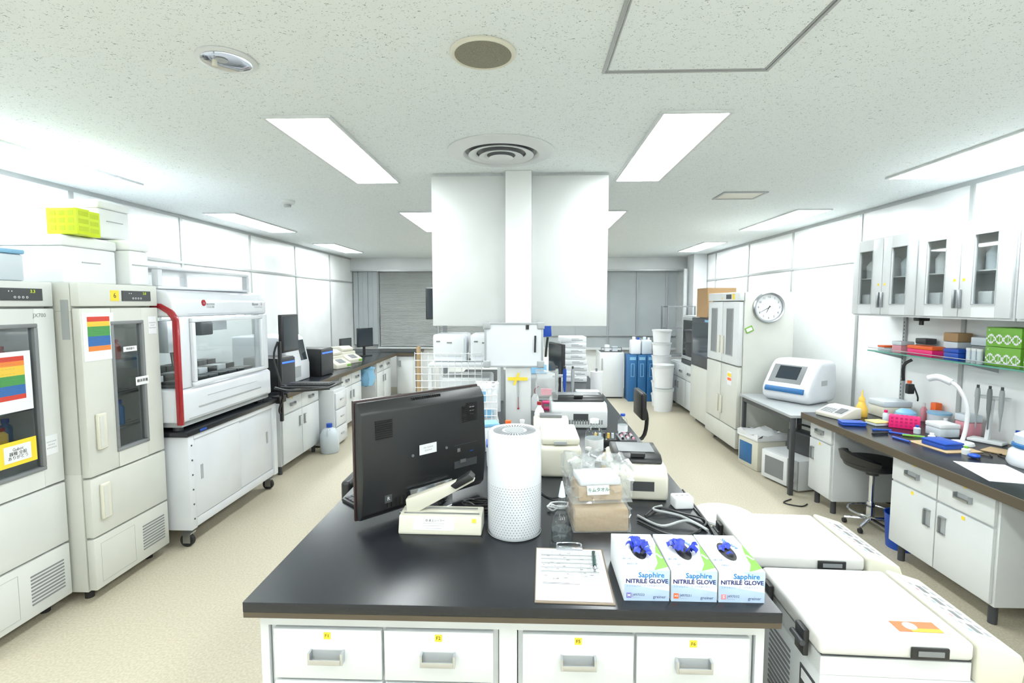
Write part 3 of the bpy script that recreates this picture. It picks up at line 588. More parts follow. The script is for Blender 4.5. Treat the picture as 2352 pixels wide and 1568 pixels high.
for i,(sz,code,bc) in enumerate((('M','J497033',PERI),('XS','J497031',ORANGE),('S','J497032',LPINK))):
    x=.335+i*.1325
    e=thing('glove_box','white and blue carton of %s nitrile gloves'%{'M':'medium','XS':'extra small','S':'small'}[sz],'glove box',(x,1.385,.80),[.4,-.4,0][i],'nitrile glove cartons')
    b=B(PAPER,GB,GREEN,CYAN,NAVY,bc,INK)
    b.box(-.064,.064,0,.225,0,.09,0,.001,1)
    b.prism([(-.0635,.05),(.0635,.03),(.0635,.0005),(-.0635,.0005)],-.0006,-.0001,'y',1)
    b.prism([(.0,.0895),(.0635,.0895),(.0635,.045),(.03,.07)],-.0004,-.0001,'y',GB)
    b.prism([(-.0635,.12),(-.02,.05),(.04,.03),(.0635,.0),(-.0635,.0)],.0901,.0906,'z',1)
    b.prism([(.0635,.16),(.0635,.02),(.045,.01),(.02,.0),(.04,.04),(.048,.1)],.0903,.0909,'z',2)
    b.prism([(-.0635,.225),(.0,.225),(-.045,.19),(-.0635,.16)],.0903,.0909,'z',1)
    b.text('Sapphire',.012,-.0010,.076,.021,3,bold=.02).text('NITRILE GLOVE',0,-.0010,.058,.0172,4,bold=.025)
    b.text('ニトリルグローブ（パウダーフリー）',0,-.0010,.044,.0068,3)
    b.box(-.057,-.043,-.001,-.0004,.009,.024,5).text(sz,-.05,-.0014,.0165,.012 if len(sz)<2 else .009,PAPER,bold=.02)
    b.text(code,-.040,-.0010,.018,.0105,4,al='LEFT').text('-----------',-.040,-.0010,.010,.006,6,al='LEFT').text('greiner',.054,-.0010,.0125,.0125,4,al='RIGHT')
    b.text('Sapphire',.028,.165,.0915,.020,3,Matrix.Rotation(math.radians(-68),4,'Z'),bold=.02)
    b.text('E·SERIES',.052,.085,.0915,.012,PAPER,Matrix.Rotation(math.radians(-68),4,'Z'),bold=.02)
    b.text('MEDIUM' if sz=='M' else ('XS' if sz=='XS' else 'SMALL'),-.035,.03,.0913,.008,4).text('(R)  (II)  {}',-.04,.06,.0913,.009,4)
    b.obj('carton',e)
    o_=[(.022*math.cos(2*math.pi*j/20),.115+.055*math.sin(2*math.pi*j/20)) for j in range(20)]
    B(INKB).prism(o_,.0911,.0917,'z',0).obj('opening',e)
    g=thing('nitrile_glove','crumpled blue nitrile glove poking out of carton','glove',(x,1.5,.8918),[10,40,0][i],'blue gloves in cartons')
    b=B(NITR)
    nn=[12,12,6][i]; hz=[.017,.020,.004][i]
    for j in range(nn):
        a=random.uniform(0,6.28); q=random.uniform(.004,.018); cx,cy=q*math.cos(a),.0+q*2*math.sin(a)
        l=random.uniform(.02,.036)*(.6 if i==2 else 1); w=random.uniform(.009,.016)
        P=[(cx+l*math.cos(a)*(t/4),cy+l*math.sin(a)*(t/4),hz*math.sin(t/4*2.6)*random.uniform(.7,1.1)+.002) for t in range(5)]
        n=Vector((-math.sin(a),math.cos(a),0))*w
        vs=[];fs=[]
        for p in P: vs+= [Vector(p)-n*random.uniform(.6,1),Vector(p)+Vector((0,0,random.uniform(.0,.008))),Vector(p)+n*random.uniform(.6,1)]
        for t in range(4): fs+=[(t*3,t*3+1,t*3+4,t*3+3),(t*3+1,t*3+2,t*3+5,t*3+4)]
        b._new(vs,fs,0,smooth=True)
    b.obj('glove_sheet',g)
cl=thing('clipboard','clipboard with printed form sheet and metal clip','clipboard',(.135,1.522,.80),-1.5)
B(mat('clip_board',(.24,.19,.14),.5)).box(-.113,.113,-.162,.158,0,.004,0,.001).obj('board',cl)
b=B(PAPER,GREY,INK).box(-.110,.107,-.154,.146,.0045,.0065)
for j in range(27):
    zz=.135-j*.0073; b.box(-.100,.098,zz,zz+.0008,.0067,.0071,LGREY)
for j in range(5): b.box(-.095,.085,.100-j*.026,.106-j*.026,.0067,.0073,LGREY)
for x_ in (-.1,-.06,-.03,0,.03,.06,.097): b.box(x_-.0004,x_+.0004,-.055,.135,.0067,.0071,LGREY)
for j in range(30):
    x_=random.uniform(-.09,.08); y_=random.uniform(-.05,.13); b.box(x_,x_+random.uniform(.004,.012),y_,y_+.0018,.0072,.0076,2)
b.box(-.09,-.01,-.066,-.064,.0067,.0071,2).box(-.09,.02,-.071,-.069,.0067,.0071,2)
b.obj('paper_sheet',cl)
B(CHROME).box(-.045,.045,.138,.160,.0068,.012,0,.002).tube([(-.04,.15,.013),(-.035,.168,.017),(.035,.168,.017),(.04,.15,.013)],.003).obj('clip',cl)
pn=thing('ballpoint_pen','dark green ballpoint pen resting on paper','pen',(.215,1.59,.8118),0)
B(mat('pen_green',(.01,.06,.055),.3),CHROME).tube([(.002,.05,0),(-.005,-.04,0)],.0055,0,10,1).tube([(-.005,-.04,0),(-.007,-.06,0)],.0035,1,8,1).tube([(.006,.045,.006),(.0,.01,.007)],.0015,1,6,1).obj('barrel',pn)
def shaker(loc,rot,lab,w=.24,d=.34,hh=.14,m=BEIGE):
    e=thing('plate_shaker',lab,'laboratory instrument',loc,rot)
    B(m).prism([(0,0),(0,hh*.75),(.05,hh),(d,hh),(d,0)],-w/2,w/2,'x',0,.015,3).obj('housing',e)
    l=B(BLACK).prism([(.06,hh+.001),(.07,hh+.02),(.1,hh+.035),(d-.04,hh+.035),(d-.02,hh+.001)],-w/2+.015,w/2-.015,'x',0,.008).obj('lid',e)
    B(GREY).box(-w/2+.04,w/2-.04,.12,d-.07,hh+.036,hh+.040,0,.003).box(-.03,.03,.065,.09,hh+.03,hh+.045,BLACK).obj('lid_window',l)
    B(DGREY).prism([(-.001,hh*.3),(-.001,hh*.6),(.0,hh*.6),(.0,hh*.3)],-.04,.06,'x').obj('keypad',e)
    return e
shaker((.475,2.12,.80),-4,'cream plate shaker with black smoked lid on bench')
sh2=shaker((.34,3.36,.80),0,'large cream instrument with dark lid and vent slots',.38,.3,.17,WHITE)
b=B(GREY)
for i in range(18): b.box(-.16+i*.018,-.15+i*.018,-.002,-.0002,.03,.06)
b.obj('vent_strip',sh2)
e=thing('mini_centrifuge','rounded cream bench centrifuge','centrifuge',(.155,2.42,.80)); B(BEIGE).box(-.1,.1,-.03,.3,0,.15,0,.02,3).obj('housing',e); B(BEIGE).box(-.095,.095,.0,.29,.151,.19,0,.014,3).box(-.03,.03,-.012,-.0002,.158,.172,LGREY).obj('lid',e)
e=thing('heating_block','low cream dry heating block','laboratory instrument',(.14,3.08,.80)); B(BEIGE).prism([(0,0),(0,.07),(.05,.12),(.15,.12),(.15,0)],-.11,.11,'x',0,.01).obj('housing',e); B(GREY).box(-.07,.07,.07,.14,.121,.14,0,.003).obj('block',e)
def bottle(x,y,z,r,hh,lab,m=GLSB,mc=PAPER,wrap=True):
    e=thing('glass_bottle',lab,'bottle',(x,y,z))
    B(m).lathe(0,0,[(0,0),(r,0),(r*1.04,.01),(r*1.04,hh*.62),(r*.8,hh*.75),(r*.4,hh*.83),(r*.4,hh*.9),(0,hh*.9)],0,24).obj('bottle_body',e)
    B(mc).cyl(0,0,hh*.901,hh*.1,r*.5).obj('cap',e)
    if wrap: B(PAPER,INK).lathe(0,0,[(r*1.05,hh*.2),(r*1.06,hh*.2),(r*1.06,hh*.5),(r*1.05,hh*.5)],0,24).obj('label_wrap',e)
bottle(.36,2.74,.80,.048,.21,'clear glass reagent bottle with white label')
bottle(.30,2.5,.80,.03,.12,'small clear glass bottle with white cap')
bottle(.40,2.55,.80,.025,.10,'small amber bottle between instruments',AMBER,BLACK)
bottle(.02,2.3,.80,.03,.14,'small white bottle behind air purifier',FROST,BLUE,False)
bottle(-.12,2.9,.80,.035,.16,'clear bottle with orange cap near post',GLSB,ORANGE)
bottle(-.04,3.05,.80,.03,.13,'white plastic bottle near post',PAPER,PAPER,False)
bottle(.07,3.275,.80,.032,.20,'tall white squeeze bottle beside the post',PAPER,RED,False)
bottle(.60,3.2,.80,.03,.14,'small clear bottle near bench edge',GLSB,BLUE)
e=thing('tube_rack','black tube rack with orange and clear tubes','tube rack',(.45,2.98,.80)); B(BLACK).box(-.07,.07,-.04,.04,0,.04,0,.003).obj('rack_frame',e)
for i in range(5): B([AMBER,FROST,BLACK][i%3]).cyl(-.05+i*.025,0,.0401,.03,.008,seg=10).obj('tube',e)
e=thing('block_heater','black heating block with rows of tubes','laboratory instrument',(.58,2.98,.80)); b=B(DGREY).box(-.05,.05,-.08,.08,0,.05,0,.004)
for i in range(3):
    for j in range(5): b.cyl(-.03+i*.03,-.06+j*.03,.05,.012,.007,[BLACK,FROST,LPINK][(i+j)%3],seg=8)
b.obj('housing',e)
e=thing('well_plate','white multi-well plate stack on bench','well plate',(.54,2.64,.80),15); b=B(PAPER).box(-.08,.08,-.06,.06,0,.05,0,.004)
for i in range(8):
    for j in range(6): b.cyl(-.065+i*.0186,-.045+j*.018,.05,.003,.006,LGREY,seg=8)
b.obj('plate',e)
e=thing('power_adapter','white rectangular power adapter box with round buttons','power adapter',(.635,2.06,.80),5); B(PAPER).box(-.04,.04,-.03,.03,0,.05,0,.008,3).obj('case',e)
b=B(LGREY)
for i in range(3): b.cyl(-.022+i*.022,.0,.0501,.002,.006,seg=10)
b.obj('button_row',e)
e=thing('gel_imager','white bench instrument with sloped front','laboratory instrument',(.1,4.5,.80),0); B(WHITE).prism([(0,0),(0,.18),(.1,.3),(.45,.32),(.45,0)],-.2,.2,'x',0,.02,3).obj('housing',e); B(LBLUE).prism([(.02,.21),(.08,.282),(.077,.285),(.017,.213)],-.12,.06,'x').obj('panel',e)
e=thing('tube_rack','pink plastic tube rack on island bench','tube rack',(.18,4.0,.80)); b=B(PINK).box(-.07,.07,-.04,.04,0,.01).box(-.07,.07,-.04,.04,.05,.06)
for sx in (-.07,.062): b.box(sx,sx+.008,-.04,.04,0.01,.05)
b.obj('rack_frame',e)
e=thing('tip_box','translucent pink pipette tip box','tip box',(.5,4.3,.80)); B(mat('pink_clear',(.75,.30,.45),.3)).box(-.1,.1,-.06,.06,0,.06,0,.008).obj('tray',e); B(FROST).box(-.1,.1,-.06,.06,.061,.1,0,.008).obj('lid',e)
for i in range(8):
    e=thing('paper_pack','white paper-wrapped supply pack in stack','supply pack',(.48+random.uniform(-.015,.015),5.5,.80+i*.061),random.uniform(-5,5),'stacked white supply packs')
    B(PAPER,INK).box(-.14,.14,-.1,.1,0,.06,0,.008).box(-.02,.1,-.101,-.1002,.02,.026,1).box(-.02,.06,-.101,-.1002,.034,.038,1).obj('wrapping',e)
e=thing('wash_bottle','small white wash bottle with red spout','bottle',(.05,3.95,.80)); B(PAPER).lathe(0,0,[(0,0),(.03,0),(.03,.1),(.012,.13),(0,.13)]).obj('bottle_body',e); B(RED).tube([(0,0,.13),(0,0,.17),(.03,0,.19)],.004).obj('spout',e)
e=thing('tissue_roll','white paper roll on a stand','paper roll',(.62,4.62,.80)); B(PAPER).cyl(0,0,.0,.22,.055,seg=24).obj('roll',e); B(GREY).cyl(0,0,.22,.03,.01).obj('spindle',e)
def pstand(loc,rot,lab,k):
    e=thing('pipette_stand',lab,'pipette stand',loc,rot)
    B(PAPER).box(-.09,.09,-.05,.05,0,.02,0,.006).prism([(-.02,.0205),(.02,.0205),(.05,.2795),(.035,.2795)],-.01,.01,'x').box(-.09,.09,.02,.05,.28,.3,0,.004).obj('stand',e)
    for i in range(3):
        p=B([LGREY,[BLUE,GREY][k],LGREY][i]).lathe(-.06+i*.06,-.01,[(0,.08),(.004,.09),(.006,.16),(.012,.22),(.014,.32),(.011,.35),(0,.35)],0,12).obj('pipette',e)
        B(DGREY).cyl(-.06+i*.06,-.01,.3505,.02,.008,seg=10).obj('plunger',p)
pstand((.27,3.8,.80),0,'grey pipette stand with pipettes behind partition',0)
e=thing('desk_lamp','blue and black desk arm lamp','lamp',(.17,5.12,.80)); B(BLACK).cyl(0,0,0,.02,.07).tube([(0,0,.02),(0,0,.3),(.02,0,.5)],.012).obj('base',e); B(BLUE,BLACK).prism([(-.05,.50),(-.02,.68),(.05,.66),(.06,.51)],-.03,.03,'y',0,.01).obj('head',e)
monitor((.22,4.25,.80),-70,.3,.26,'small black monitor behind the partition',.25)
e=thing('wire_grid_panel','white coated wire grid panel standing on bench','wire rack',(-.6,3.72,.80)); b=B(PAPER)
for i in range(11): b.tube([(-.25+i*.05,0,0),(-.25+i*.05,0,.48)],.0030,0,6,1)
for j in range(10): b.tube([(-.25,-.005,.01+j*.051),(.25,-.005,.01+j*.051)],.0030,0,6,1)
b.obj('wire_mesh',e)
e=thing('wire_grid_panel','white wire grid panel beside the post','wire rack',(-.25,3.12,.80)); b=B(PAPER)
for i in range(5): b.tube([(-.08+i*.033,0,0),(-.08+i*.033,0,.36)],.0030,0,6,1)
for j in range(9): b.tube([(-.08,-.005,.01+j*.043),(.052,-.005,.01+j*.043)],.0030,0,6,1)
b.obj('wire_mesh',e)
e=thing('bench_shelf','white two-tier shelf standing on bench','shelf',(-.50,4.1,.80)); b=B(WHITE).box(-.28,.28,-.22,.25,.35,.375,0,.004)
for sx in (-.28,.255):
    for yy in (-.22,.225): b.box(sx,sx+.025,yy,yy+.025,0,.3495)
b.obj('shelf_frame',e)
for x,w in ((-.63,.135),(-.35,.115)):
    e=thing('white_instrument','white boxy instrument with rounded door on shelf','laboratory instrument',(x,3.98,1.176)); B(GWHITE).box(-w,w,0,.32,0,.22,0,.02,3).obj('housing',e); B(WHITE).box(-w+.02,w-.02,-.008,-.0005,.05,.19,0,.003).box(-.02,.02,-.012,-.008,.15,.16,GREY).box(-w+.03,-w+.06,-.012,-.008,.16,.17,GREY).obj('door',e)
e=thing('laser_printer','white printer under the bench shelf','printer',(-.50,3.92,.80)); B(WHITE).box(-.2,.2,0,.36,0,.26,0,.02,3).obj('housing',e); B(LGREY).box(-.15,.15,-.004,-.0005,.1,.16,0,.001).box(-.13,.13,-.03,-.0005,.08,.09,WHITE).obj('paper_tray',e)
e=thing('mounted_monitor','black monitor on a pole above bench shelf','monitor',(-.75,4.5,.80),12)
B(BLACK).box(-.17,.17,0,.03,.7,.98,0,.006).obj('housing',e); B(SCR).box(-.16,.16,-.0015,-.0002,.71,.97).obj('screen',e); B(GREY).box(-.02,.02,.03,.06,0.012,.85).box(-.0,.16,-.03,.1,0,.012).obj('stand',e)
for i,(x,y) in enumerate(((-.30,2.68),(-.16,2.6),(-.40,2.95),(-.24,2.86))):
    e=thing('storage_box',['white plastic storage box behind monitor','blue lidded plastic box behind monitor','grey parts box beside wire panel','small white carton near purifier'][i],'box',(x,y,.80),6*i)
    B([PAPER,FROST,LGREY,PAPER][i]).box(-.06,.06,-.05,.05,0,.08+.02*i,0,.006).obj('tub',e); B([PAPER,BLUE,LGREY,LBLUE][i]).box(-.063,.063,-.053,.053,.081+.02*i,.1+.02*i,0,.005).obj('lid',e)
e=thing('supply_bag','crinkled white and blue plastic supply bag by the post','plastic bag',(-.28,3.30,.80)); B(PAPER,LBLUE).box(-.07,.07,-.04,.04,0,.3,0).jitter(4,.012,.02,.02).box(-.05,.0,-.056,-.054,.2,.27,1).box(-.02,.05,-.056,-.054,.1,.15,1).obj('bag',e)
e=thing('supply_bag','clear wrinkled plastic bag hanging beside the post','plastic bag',(.12,3.33,1.005)); B(FILM,LPINK).box(-.07,.07,-.025,.025,0,.18,0).jitter(4,.010,.03,.02).box(-.04,.03,-.01,.01,.03,.07,1).obj('bag',e)
# ---------------------------------------------------------------- refrigerated centrifuges
LIDW=mat('lid_white',(.62,.62,.60),.35)
def bigcent(loc,rot,lab,stk):
    e=thing('floor_centrifuge',lab,'centrifuge',loc,rot); Dd=.355
    B(WHITE,DGREY).box(0,.51,0,Dd,.05,.638,0,.006).box(.004,.386,0.004,Dd-.004,.6385,.6995,1).box(0,.385,0,Dd,.6386,.690).obj('body',e)
    for x in (.06,.45):
        for y in (.06,.30): caster(e,x,y,.022)
    l=B(LIDW).box(-.01,.383,-.012,Dd+.005,.70,.75,0,.012,3).obj('lid',e)
    B(BLACK).box(.22,.315,-.020,-.0125,.706,.738,0,.003).box(.235,.30,-.022,-.0202,.716,.730,GREY).obj('handle',l)
    for y in (.04,.26):
        h=B(BLACK).box(-.026,-.0105,y,y+.05,.66,.735,0,.003).obj('hinge',e)
        B(DGREY).cyl(-.030,y-.004,.70,.06,.008,0,'y',12).obj('hinge_pin',h)
    p=B(BEIGE).prism([(.391,.64),(.391,.750),(.40,.753),(.50,.722),(.512,.69),(.505,.64)],-.012,Dd+.005,'y',0,.006,3).obj('control_console',e)
    b=B(PAPER)
    sl=-.031/.10
    def pad(x0,x1,y0,y1,m,o=0):
        zf=lambda x:.7535+.0006+o+(x-.40)*sl
        b.prism([(x0,zf(x0)),(x1,zf(x1)),(x1,zf(x1)-.0008),(x0,zf(x0)-.0008)],y0,y1,'y',m)
    pad(.412,.49,.03,.33,LIDW)
    for j in range(4): pad(.436,.452,.05+j*.065,.09+j*.065,GREY,.0009)
    for j in range(8): pad(.418,.425,.05+j*.033,.060+j*.033,[LBLUE,LGREY,LPINK,LGREY][j%4],.0009); pad(.465,.475,.05+j*.033,.066+j*.033,LGREY,.0009)
    b.obj('keypad',p)
    if stk: B(ORANGE,YEL,PAPER).box(.22,.335,.03,.075,.7505,.7512,0).box(.255,.335,.0295,.043,.7513,.7518,1).cyl(.262,.054,.7513,.0006,.017,2).obj('sticker',l)
    B(DGREY,PAPER).box(-.002,-.0002,.02,.10,.42,.60).box(-.003,-.002,.03,.09,.56,.59,1).obj('rating_plate',e)
    b=B(GREY)
    for i in range(14): b.box(-.002,-.0002,.16,.30,.35+i*.018,.358+i*.018)
    b.obj('vent',e)
bigcent((.79,1.325,0),-2,'white floor centrifuge with beige console and orange sticker',True)
bigcent((.80,1.775,0),-2,'white floor centrifuge with beige sloped control console',False)
e=thing('round_side_table','small round white table behind centrifuges','side table',(.97,2.47,0)); B(WHITE).lathe(0,0,[(0,.585),(.14,.585),(.145,.592),(.14,.60),(0,.60)],0,40).obj('tabletop',e); B(STEEL).cyl(0,0,.02,.565,.02).obj('post',e); B(WHITE).lathe(0,0,[(0,0),(.13,0),(.12,.015),(0,.03)],0,32).obj('base',e)
# ---------------------------------------------------------------- right bench
rb=thing('wall_bench_top','long black wall bench top with brown wood edge','bench top',(0,0,.705))
B(TOP).box(2.275,3.09,.6,4.22,.0,.035,0,.003).obj('worktop',rb); B(EDGE).box(2.265,2.2745,.6,4.22,-.015,.035,0).box(2.265,3.09,4.2205,4.228,-.015,.035).obj('edge_band',rb)
R1=(.52,.69,2,'drawer',('_','_')); R2=(.12,.515,2,'door',('_','_'))
cabinet('base_cabinet','white base cabinet with drawers, doors and yellow tags',(2.33,2.89,0),-90,.74,.7,.11,.703,[R1,R2],hm=STEEL)
cabinet('base_cabinet','narrow white base cabinet with a drawer and door',(2.33,4.05,0),-90,.32,.7,.11,.703,[(.55,.69,1,'drawer',('_',)),(.12,.545,1,'door',('_',))],hm=STEEL)
cabinet('base_cabinet','white base cabinet with drawers under bench end',(2.33,1.3,0),-90,.74,.7,.11,.703,[R1,R2],hm=STEEL)
WCB=mat('wall_cabinet_grey',(.645,.67,.685),.35)
for i,(yc,xf) in enumerate(((4.09,2.77),(3.345,2.75),(2.60,2.75))):
    W=.73
    e=thing('wall_cabinet','grey-white wall cabinet with two glass doors','wall cabinet',(xf,yc,1.54),-90,'wall cabinets')
    hh=.62; dp=XR-.005-xf
    B(WCB,WALL).box(-W/2,-W/2+.015,.021,dp,.0155,hh-.0155).box(W/2-.015,W/2,.021,dp,.0155,hh-.0155).box(-W/2,W/2,.021,dp,0,.015).box(-W/2,W/2,.021,dp,hh-.015,hh).box(-W/2+.015,W/2-.015,dp-.01,dp,.0155,hh-.0155,1).obj('body',e)
    B(WALL).box(-W/2+.016,W/2-.016,.04,dp-.011,.30,.308).obj('shelf',e)
    for sx in (-1,1):
        x0,x1=(-W/2+.012,-.004) if sx<0 else (.004,W/2-.012)
        c=(x0+x1)/2+(-.015 if sx<0 else .0); wh=.08
        d=B(WCB).box(x0,c-wh,0,.02,.015,hh-.012,0,.002).box(c+wh,x1,0,.02,.015,hh-.012,0,.002).box(c-wh,c+wh,0,.02,hh-.095,hh-.012).box(c-wh,c+wh,0,.02,.015,.095).obj('door',e)
        B(GLSW).box(c-wh,c+wh,.008,.011,.095,hh-.095).obj('window_pane',d)
        B(LGREY).ring(c-wh-.003,c+wh+.003,.092,hh-.092,.006,-.003,-.0002).obj('window_frame',d)
        B(STEEL).box(sx*.02-.008,sx*.02+.008,-.02,-.001,.07,.19,0,.004).obj('handle',d)
        note(d,sx*.035,0,.25,.018)
    for j in range(5):
        b=thing('lab_container','plastic container inside wall cabinet','container',(xf+.10,yc-.26+j*.13,1.54+.309),0,'containers in the wall cabinets'); B([PAPER,FROST,PAPER,LGREY,PAPER][j]).lathe(0,0,[(0,0),(.04,0),(.045,.08+.02*(j%3)),(.02,.12+.02*(j%3)),(0,.12+.02*(j%3))],0,14).obj('container_body',b)
        b=thing('lab_container','plastic container inside wall cabinet','container',(xf+.10,yc-.26+j*.13,1.54+.016),0,'containers in the wall cabinets'); B([LGREY,PAPER,FROST,PAPER,PAPER][j]).box(-.05,.05,-.05,.05,0,.1+.03*((j+1)%3),0,.006).obj('container_body',b)
e=thing('glass_shelf','long green-edged glass wall shelf on brackets','shelf',(0,0,1.245)); B(SHG).box(2.85,3.08,1.0,4.33,0,.01).obj('shelf_pane',e)
B(mat('glass_edge',(.12,.35,.28),.2)).box(2.846,2.8495,1.0,4.33,0,.01).obj('glass_edge',e)
for y in (1.3,2.2,3.4,4.25): B(STEEL).prism([(2.86,-.004),(3.085,-.06),(3.085,-.001),(2.86,-.001)],y,y+.012,'y').obj('bracket',e)
B(STEEL).tube([(2.852,1.0,.03),(2.852,4.33,.03)],.003,sm=1).obj('guard_rail',e)
e=thing('shelf_upright','perforated grey steel wall upright','shelf upright',(XR-.02,4.25,.74)); b=B(LGREY).box(-.0,.018,-.015,.015,0,.79)
for j in range(25): b.box(-.001,.0,-.004,.004,.02+j*.03,.035+j*.03,DGREY)
b.obj('rail',e)
def sbox(nm,lab,cat,x,y,w,d,hh,m,ml=None,rot=0,z=1.2555,group=None):
    e=thing(nm,lab,cat,(x,y,z),rot,group); B(m).box(-w/2,w/2,-d/2,d/2,0,hh*(.65 if ml else 1),0,.006).obj('tray',e)
    if ml: B(ml).box(-w/2-.002,w/2+.002,-d/2-.002,d/2+.002,hh*.66,hh,0,.006).obj('lid',e)
    return e
sbox('tip_box','orange pipette tip box with pink base','tip box',2.93,3.80,.12,.24,.075,PINK,ORANGE)
sbox('tip_box','small orange tip box','tip box',2.93,4.22,.1,.08,.045,FROST,ORANGE)
sbox('tip_box','clear tip box with pale pink lid','tip box',2.94,4.06,.1,.1,.09,LPINK,FROST)
sbox('tube_rack','blue plastic tube rack','tube rack',2.91,3.51,.1,.12,.08,BLUE,BLUE)
sbox('tip_box','frosted tip box stacked with tan lid','tip box',3.01,3.64,.1,.12,.18,FROST,CARD)
sbox('tip_box','grey and white box','tip box',3.03,3.45,.08,.12,.16,GREY,FROST)
sbox('tip_box','dark grey lidded box','tip box',3.03,3.95,.08,.1,.12,GREY,DGREY)
for i in range(3):
    e=thing('tube','clear plastic tube standing on the shelf','tube',(2.89,3.32+i*.04,1.2555),0,'clear tubes on the shelf'); B(FROST).cyl(0,0,0,.08,.016,seg=14).obj('tube_body',e); B(PAPER).cyl(0,0,.0801,.015,.018,seg=14).obj('cap',e)
for i,(z_,y_) in enumerate(((1.2555,3.16),(1.376,3.16),(1.2555,2.91),(1.376,2.91))):
    e=thing('reagent_kit_carton','green carton printed with white double helix','carton',(2.97,y_,z_),-90,'green helix cartons')
    b=B(GREEN,PAPER).box(-.115,.115,-.09,.09,0,.118,0,.002)
    for j in range(24):
        x=-.11+j*.0095; a=j*.55
        b.box(x,x+.009,-.0915,-.0905,.04+.025*math.sin(a),.052+.025*math.sin(a),1); b.box(x,x+.009,-.0925,-.0916,.04-.025*math.sin(a),.052-.025*math.sin(a),1)
        if j%3==0: b.box(x,x+.003,-.0912,-.0905,.046-.025*abs(math.sin(a)),.046+.025*abs(math.sin(a)),1)
    b.text('X',-.095,-.0915,.1,.018,PAPER); b.obj('carton_body',e)
zb=.7405
e=thing('gel_power_unit','cream bench meter with sloped keypad and display','laboratory instrument',(2.37,4.03,zb),-72)
B(BEIGE).prism([(0,0),(0,.03),(.13,.08),(.2,.085),(.2,0)],-.12,.12,'x',0,.008).obj('housing',e)
b=B(LGREY,DGREY); b.prism([(.02,.0392),(.11,.0738),(.11,.0755),(.02,.041)],-.1,.1,'x',0)
for i in range(5):
    for j in range(3): b.prism([(.025+j*.02,.043+j*.0077),(.04+j*.02,.049+j*.0077),(.04+j*.02,.051+j*.0077),(.025+j*.02,.045+j*.0077)],-.09+i*.022,-.075+i*.022,'x',GREY)
b.prism([(.03,.045),(.1,.072),(.1,.075),(.03,.048)],.03,.09,'x',DGREY); b.obj('keypad',e)
sbox('gel_tank','cream instrument with clear raised cover','laboratory instrument',2.90,4.11,.22,.18,.13,BEIGE,FROST,0,zb)
e=thing('wash_bottle','yellow squeeze bottle with pointed nozzle','bottle',(2.66,4.08,zb))
B(AMBER).lathe(0,0,[(0,0),(.04,0),(.044,.01),(.044,.06),(.025,.11),(.02,.12),(0,.12)]).obj('bottle_body',e); B(AMBER).lathe(0,0,[(0,.121),(.022,.121),(.022,.145),(.008,.165),(.004,.21),(0,.215)]).obj('nozzle',e)
sbox('tube_tray','blue shallow tube tray','tray',2.40,3.78,.16,.09,.03,BLUE,BLUE,-10,zb)
sbox('tip_box','low yellow lidded box','box',2.60,3.80,.12,.1,.03,FROST,mat('pale_yellow',(.8,.68,.25),.4),10,zb)
e=thing('tube_rack','bright pink plastic rack with rows of holes','tube rack',(2.72,3.70,zb),-35); b=B(PINK,mat('pink_shade',(.5,.005,.1),.5)).box(-.09,.09,-.035,.035,0,.09,0,.004)
for j in range(6):
    for q in range(3): b.box(-.078+j*.027,-.063+j*.027,-.0358,-.0345,.015+q*.025,.029+q*.025,1)
for j in range(6):
    for q in range(2): b.cyl(-.07+j*.028,-.015+q*.03,.0895,.001,.009,1,seg=8)
b.obj('rack_frame',e)
sbox('storage_tub','clear container with white lid','container',2.83,3.50,.13,.13,.09,FROST,PAPER,0,zb)
e=thing('sharps_container','clear tub with pale blue lid and tubes','container',(2.98,3.72,zb)); B(FROST).lathe(0,0,[(0,0),(.06,0),(.07,.1),(0,.1)]).obj('tub',e); B(LBLUE).lathe(0,0,[(0,.101),(.073,.101),(.073,.115),(0,.118)]).obj('lid',e)
sbox('supply_box','clear bag of pink tubes','tip box',3.0,3.5,.1,.1,.15,LPINK,FROST,0,zb)
for j,(x_,y_,hh,m1,m2) in enumerate(((2.74,3.92,.09,FROST,PINK),(3.03,3.93,.15,LPINK,PAPER),(2.93,3.60,.10,AMBER,PAPER),(2.70,3.55,.06,FROST,BLUE),(2.66,3.37,.05,FROST,PAPER),(3.0,3.15,.13,PAPER,BLUE),(2.93,2.98,.10,FROST,LBLUE),(2.62,3.06,.05,PAPER,GREEN))):
    e=thing('small_bottle',['small clear bottle with pink cap','pink liquid bottle with white cap','amber bottle with white cap','short clear vial with blue cap','short clear vial with white cap','white bottle with blue cap','clear bottle with pale blue cap','short white vial with green cap'][j],'bottle',(x_,y_,zb)); B(m1).lathe(0,0,[(0,0),(.02,0),(.021,hh*.6),(.01,hh*.75),(0,hh*.75)],0,16).obj('bottle_body',e); B(m2).cyl(0,0,hh*.7505,hh*.2,.012,seg=12).obj('cap',e)
sbox('tube_rack','blue ice rack on kraft paper','tube rack',2.60,3.21,.13,.16,.04,BLUE,BLUE,8,zb+.004)
e=thing('kraft_sheet','folded brown kraft paper sheet','paper',(2.62,3.22,zb),6); B(KRAFT).box(-.12,.12,-.14,.14,0,.0035).obj('sheet',e)
e=thing('kraft_sheet','crumpled brown kraft paper by lamp','paper',(2.86,3.12,zb),30); B(KRAFT).box(-.07,.07,-.06,.06,0,.008,0,.003).obj('sheet',e)
e=thing('ice_bath','small round dish with light blue dome','container',(2.86,3.88,zb)); B(PAPER).lathe(0,0,[(0,0),(.06,0),(.075,.05),(0,.05)]).obj('base',e); B(LBLUE).lathe(0,0,[(0,.051),(.07,.051),(.065,.08),(.04,.1),(0,.107)]).obj('dome',e)
sbox('reagent_box','small orange cardboard box standing','box',3.05,3.84,.05,.05,.16,ORANGE,None,0,zb)
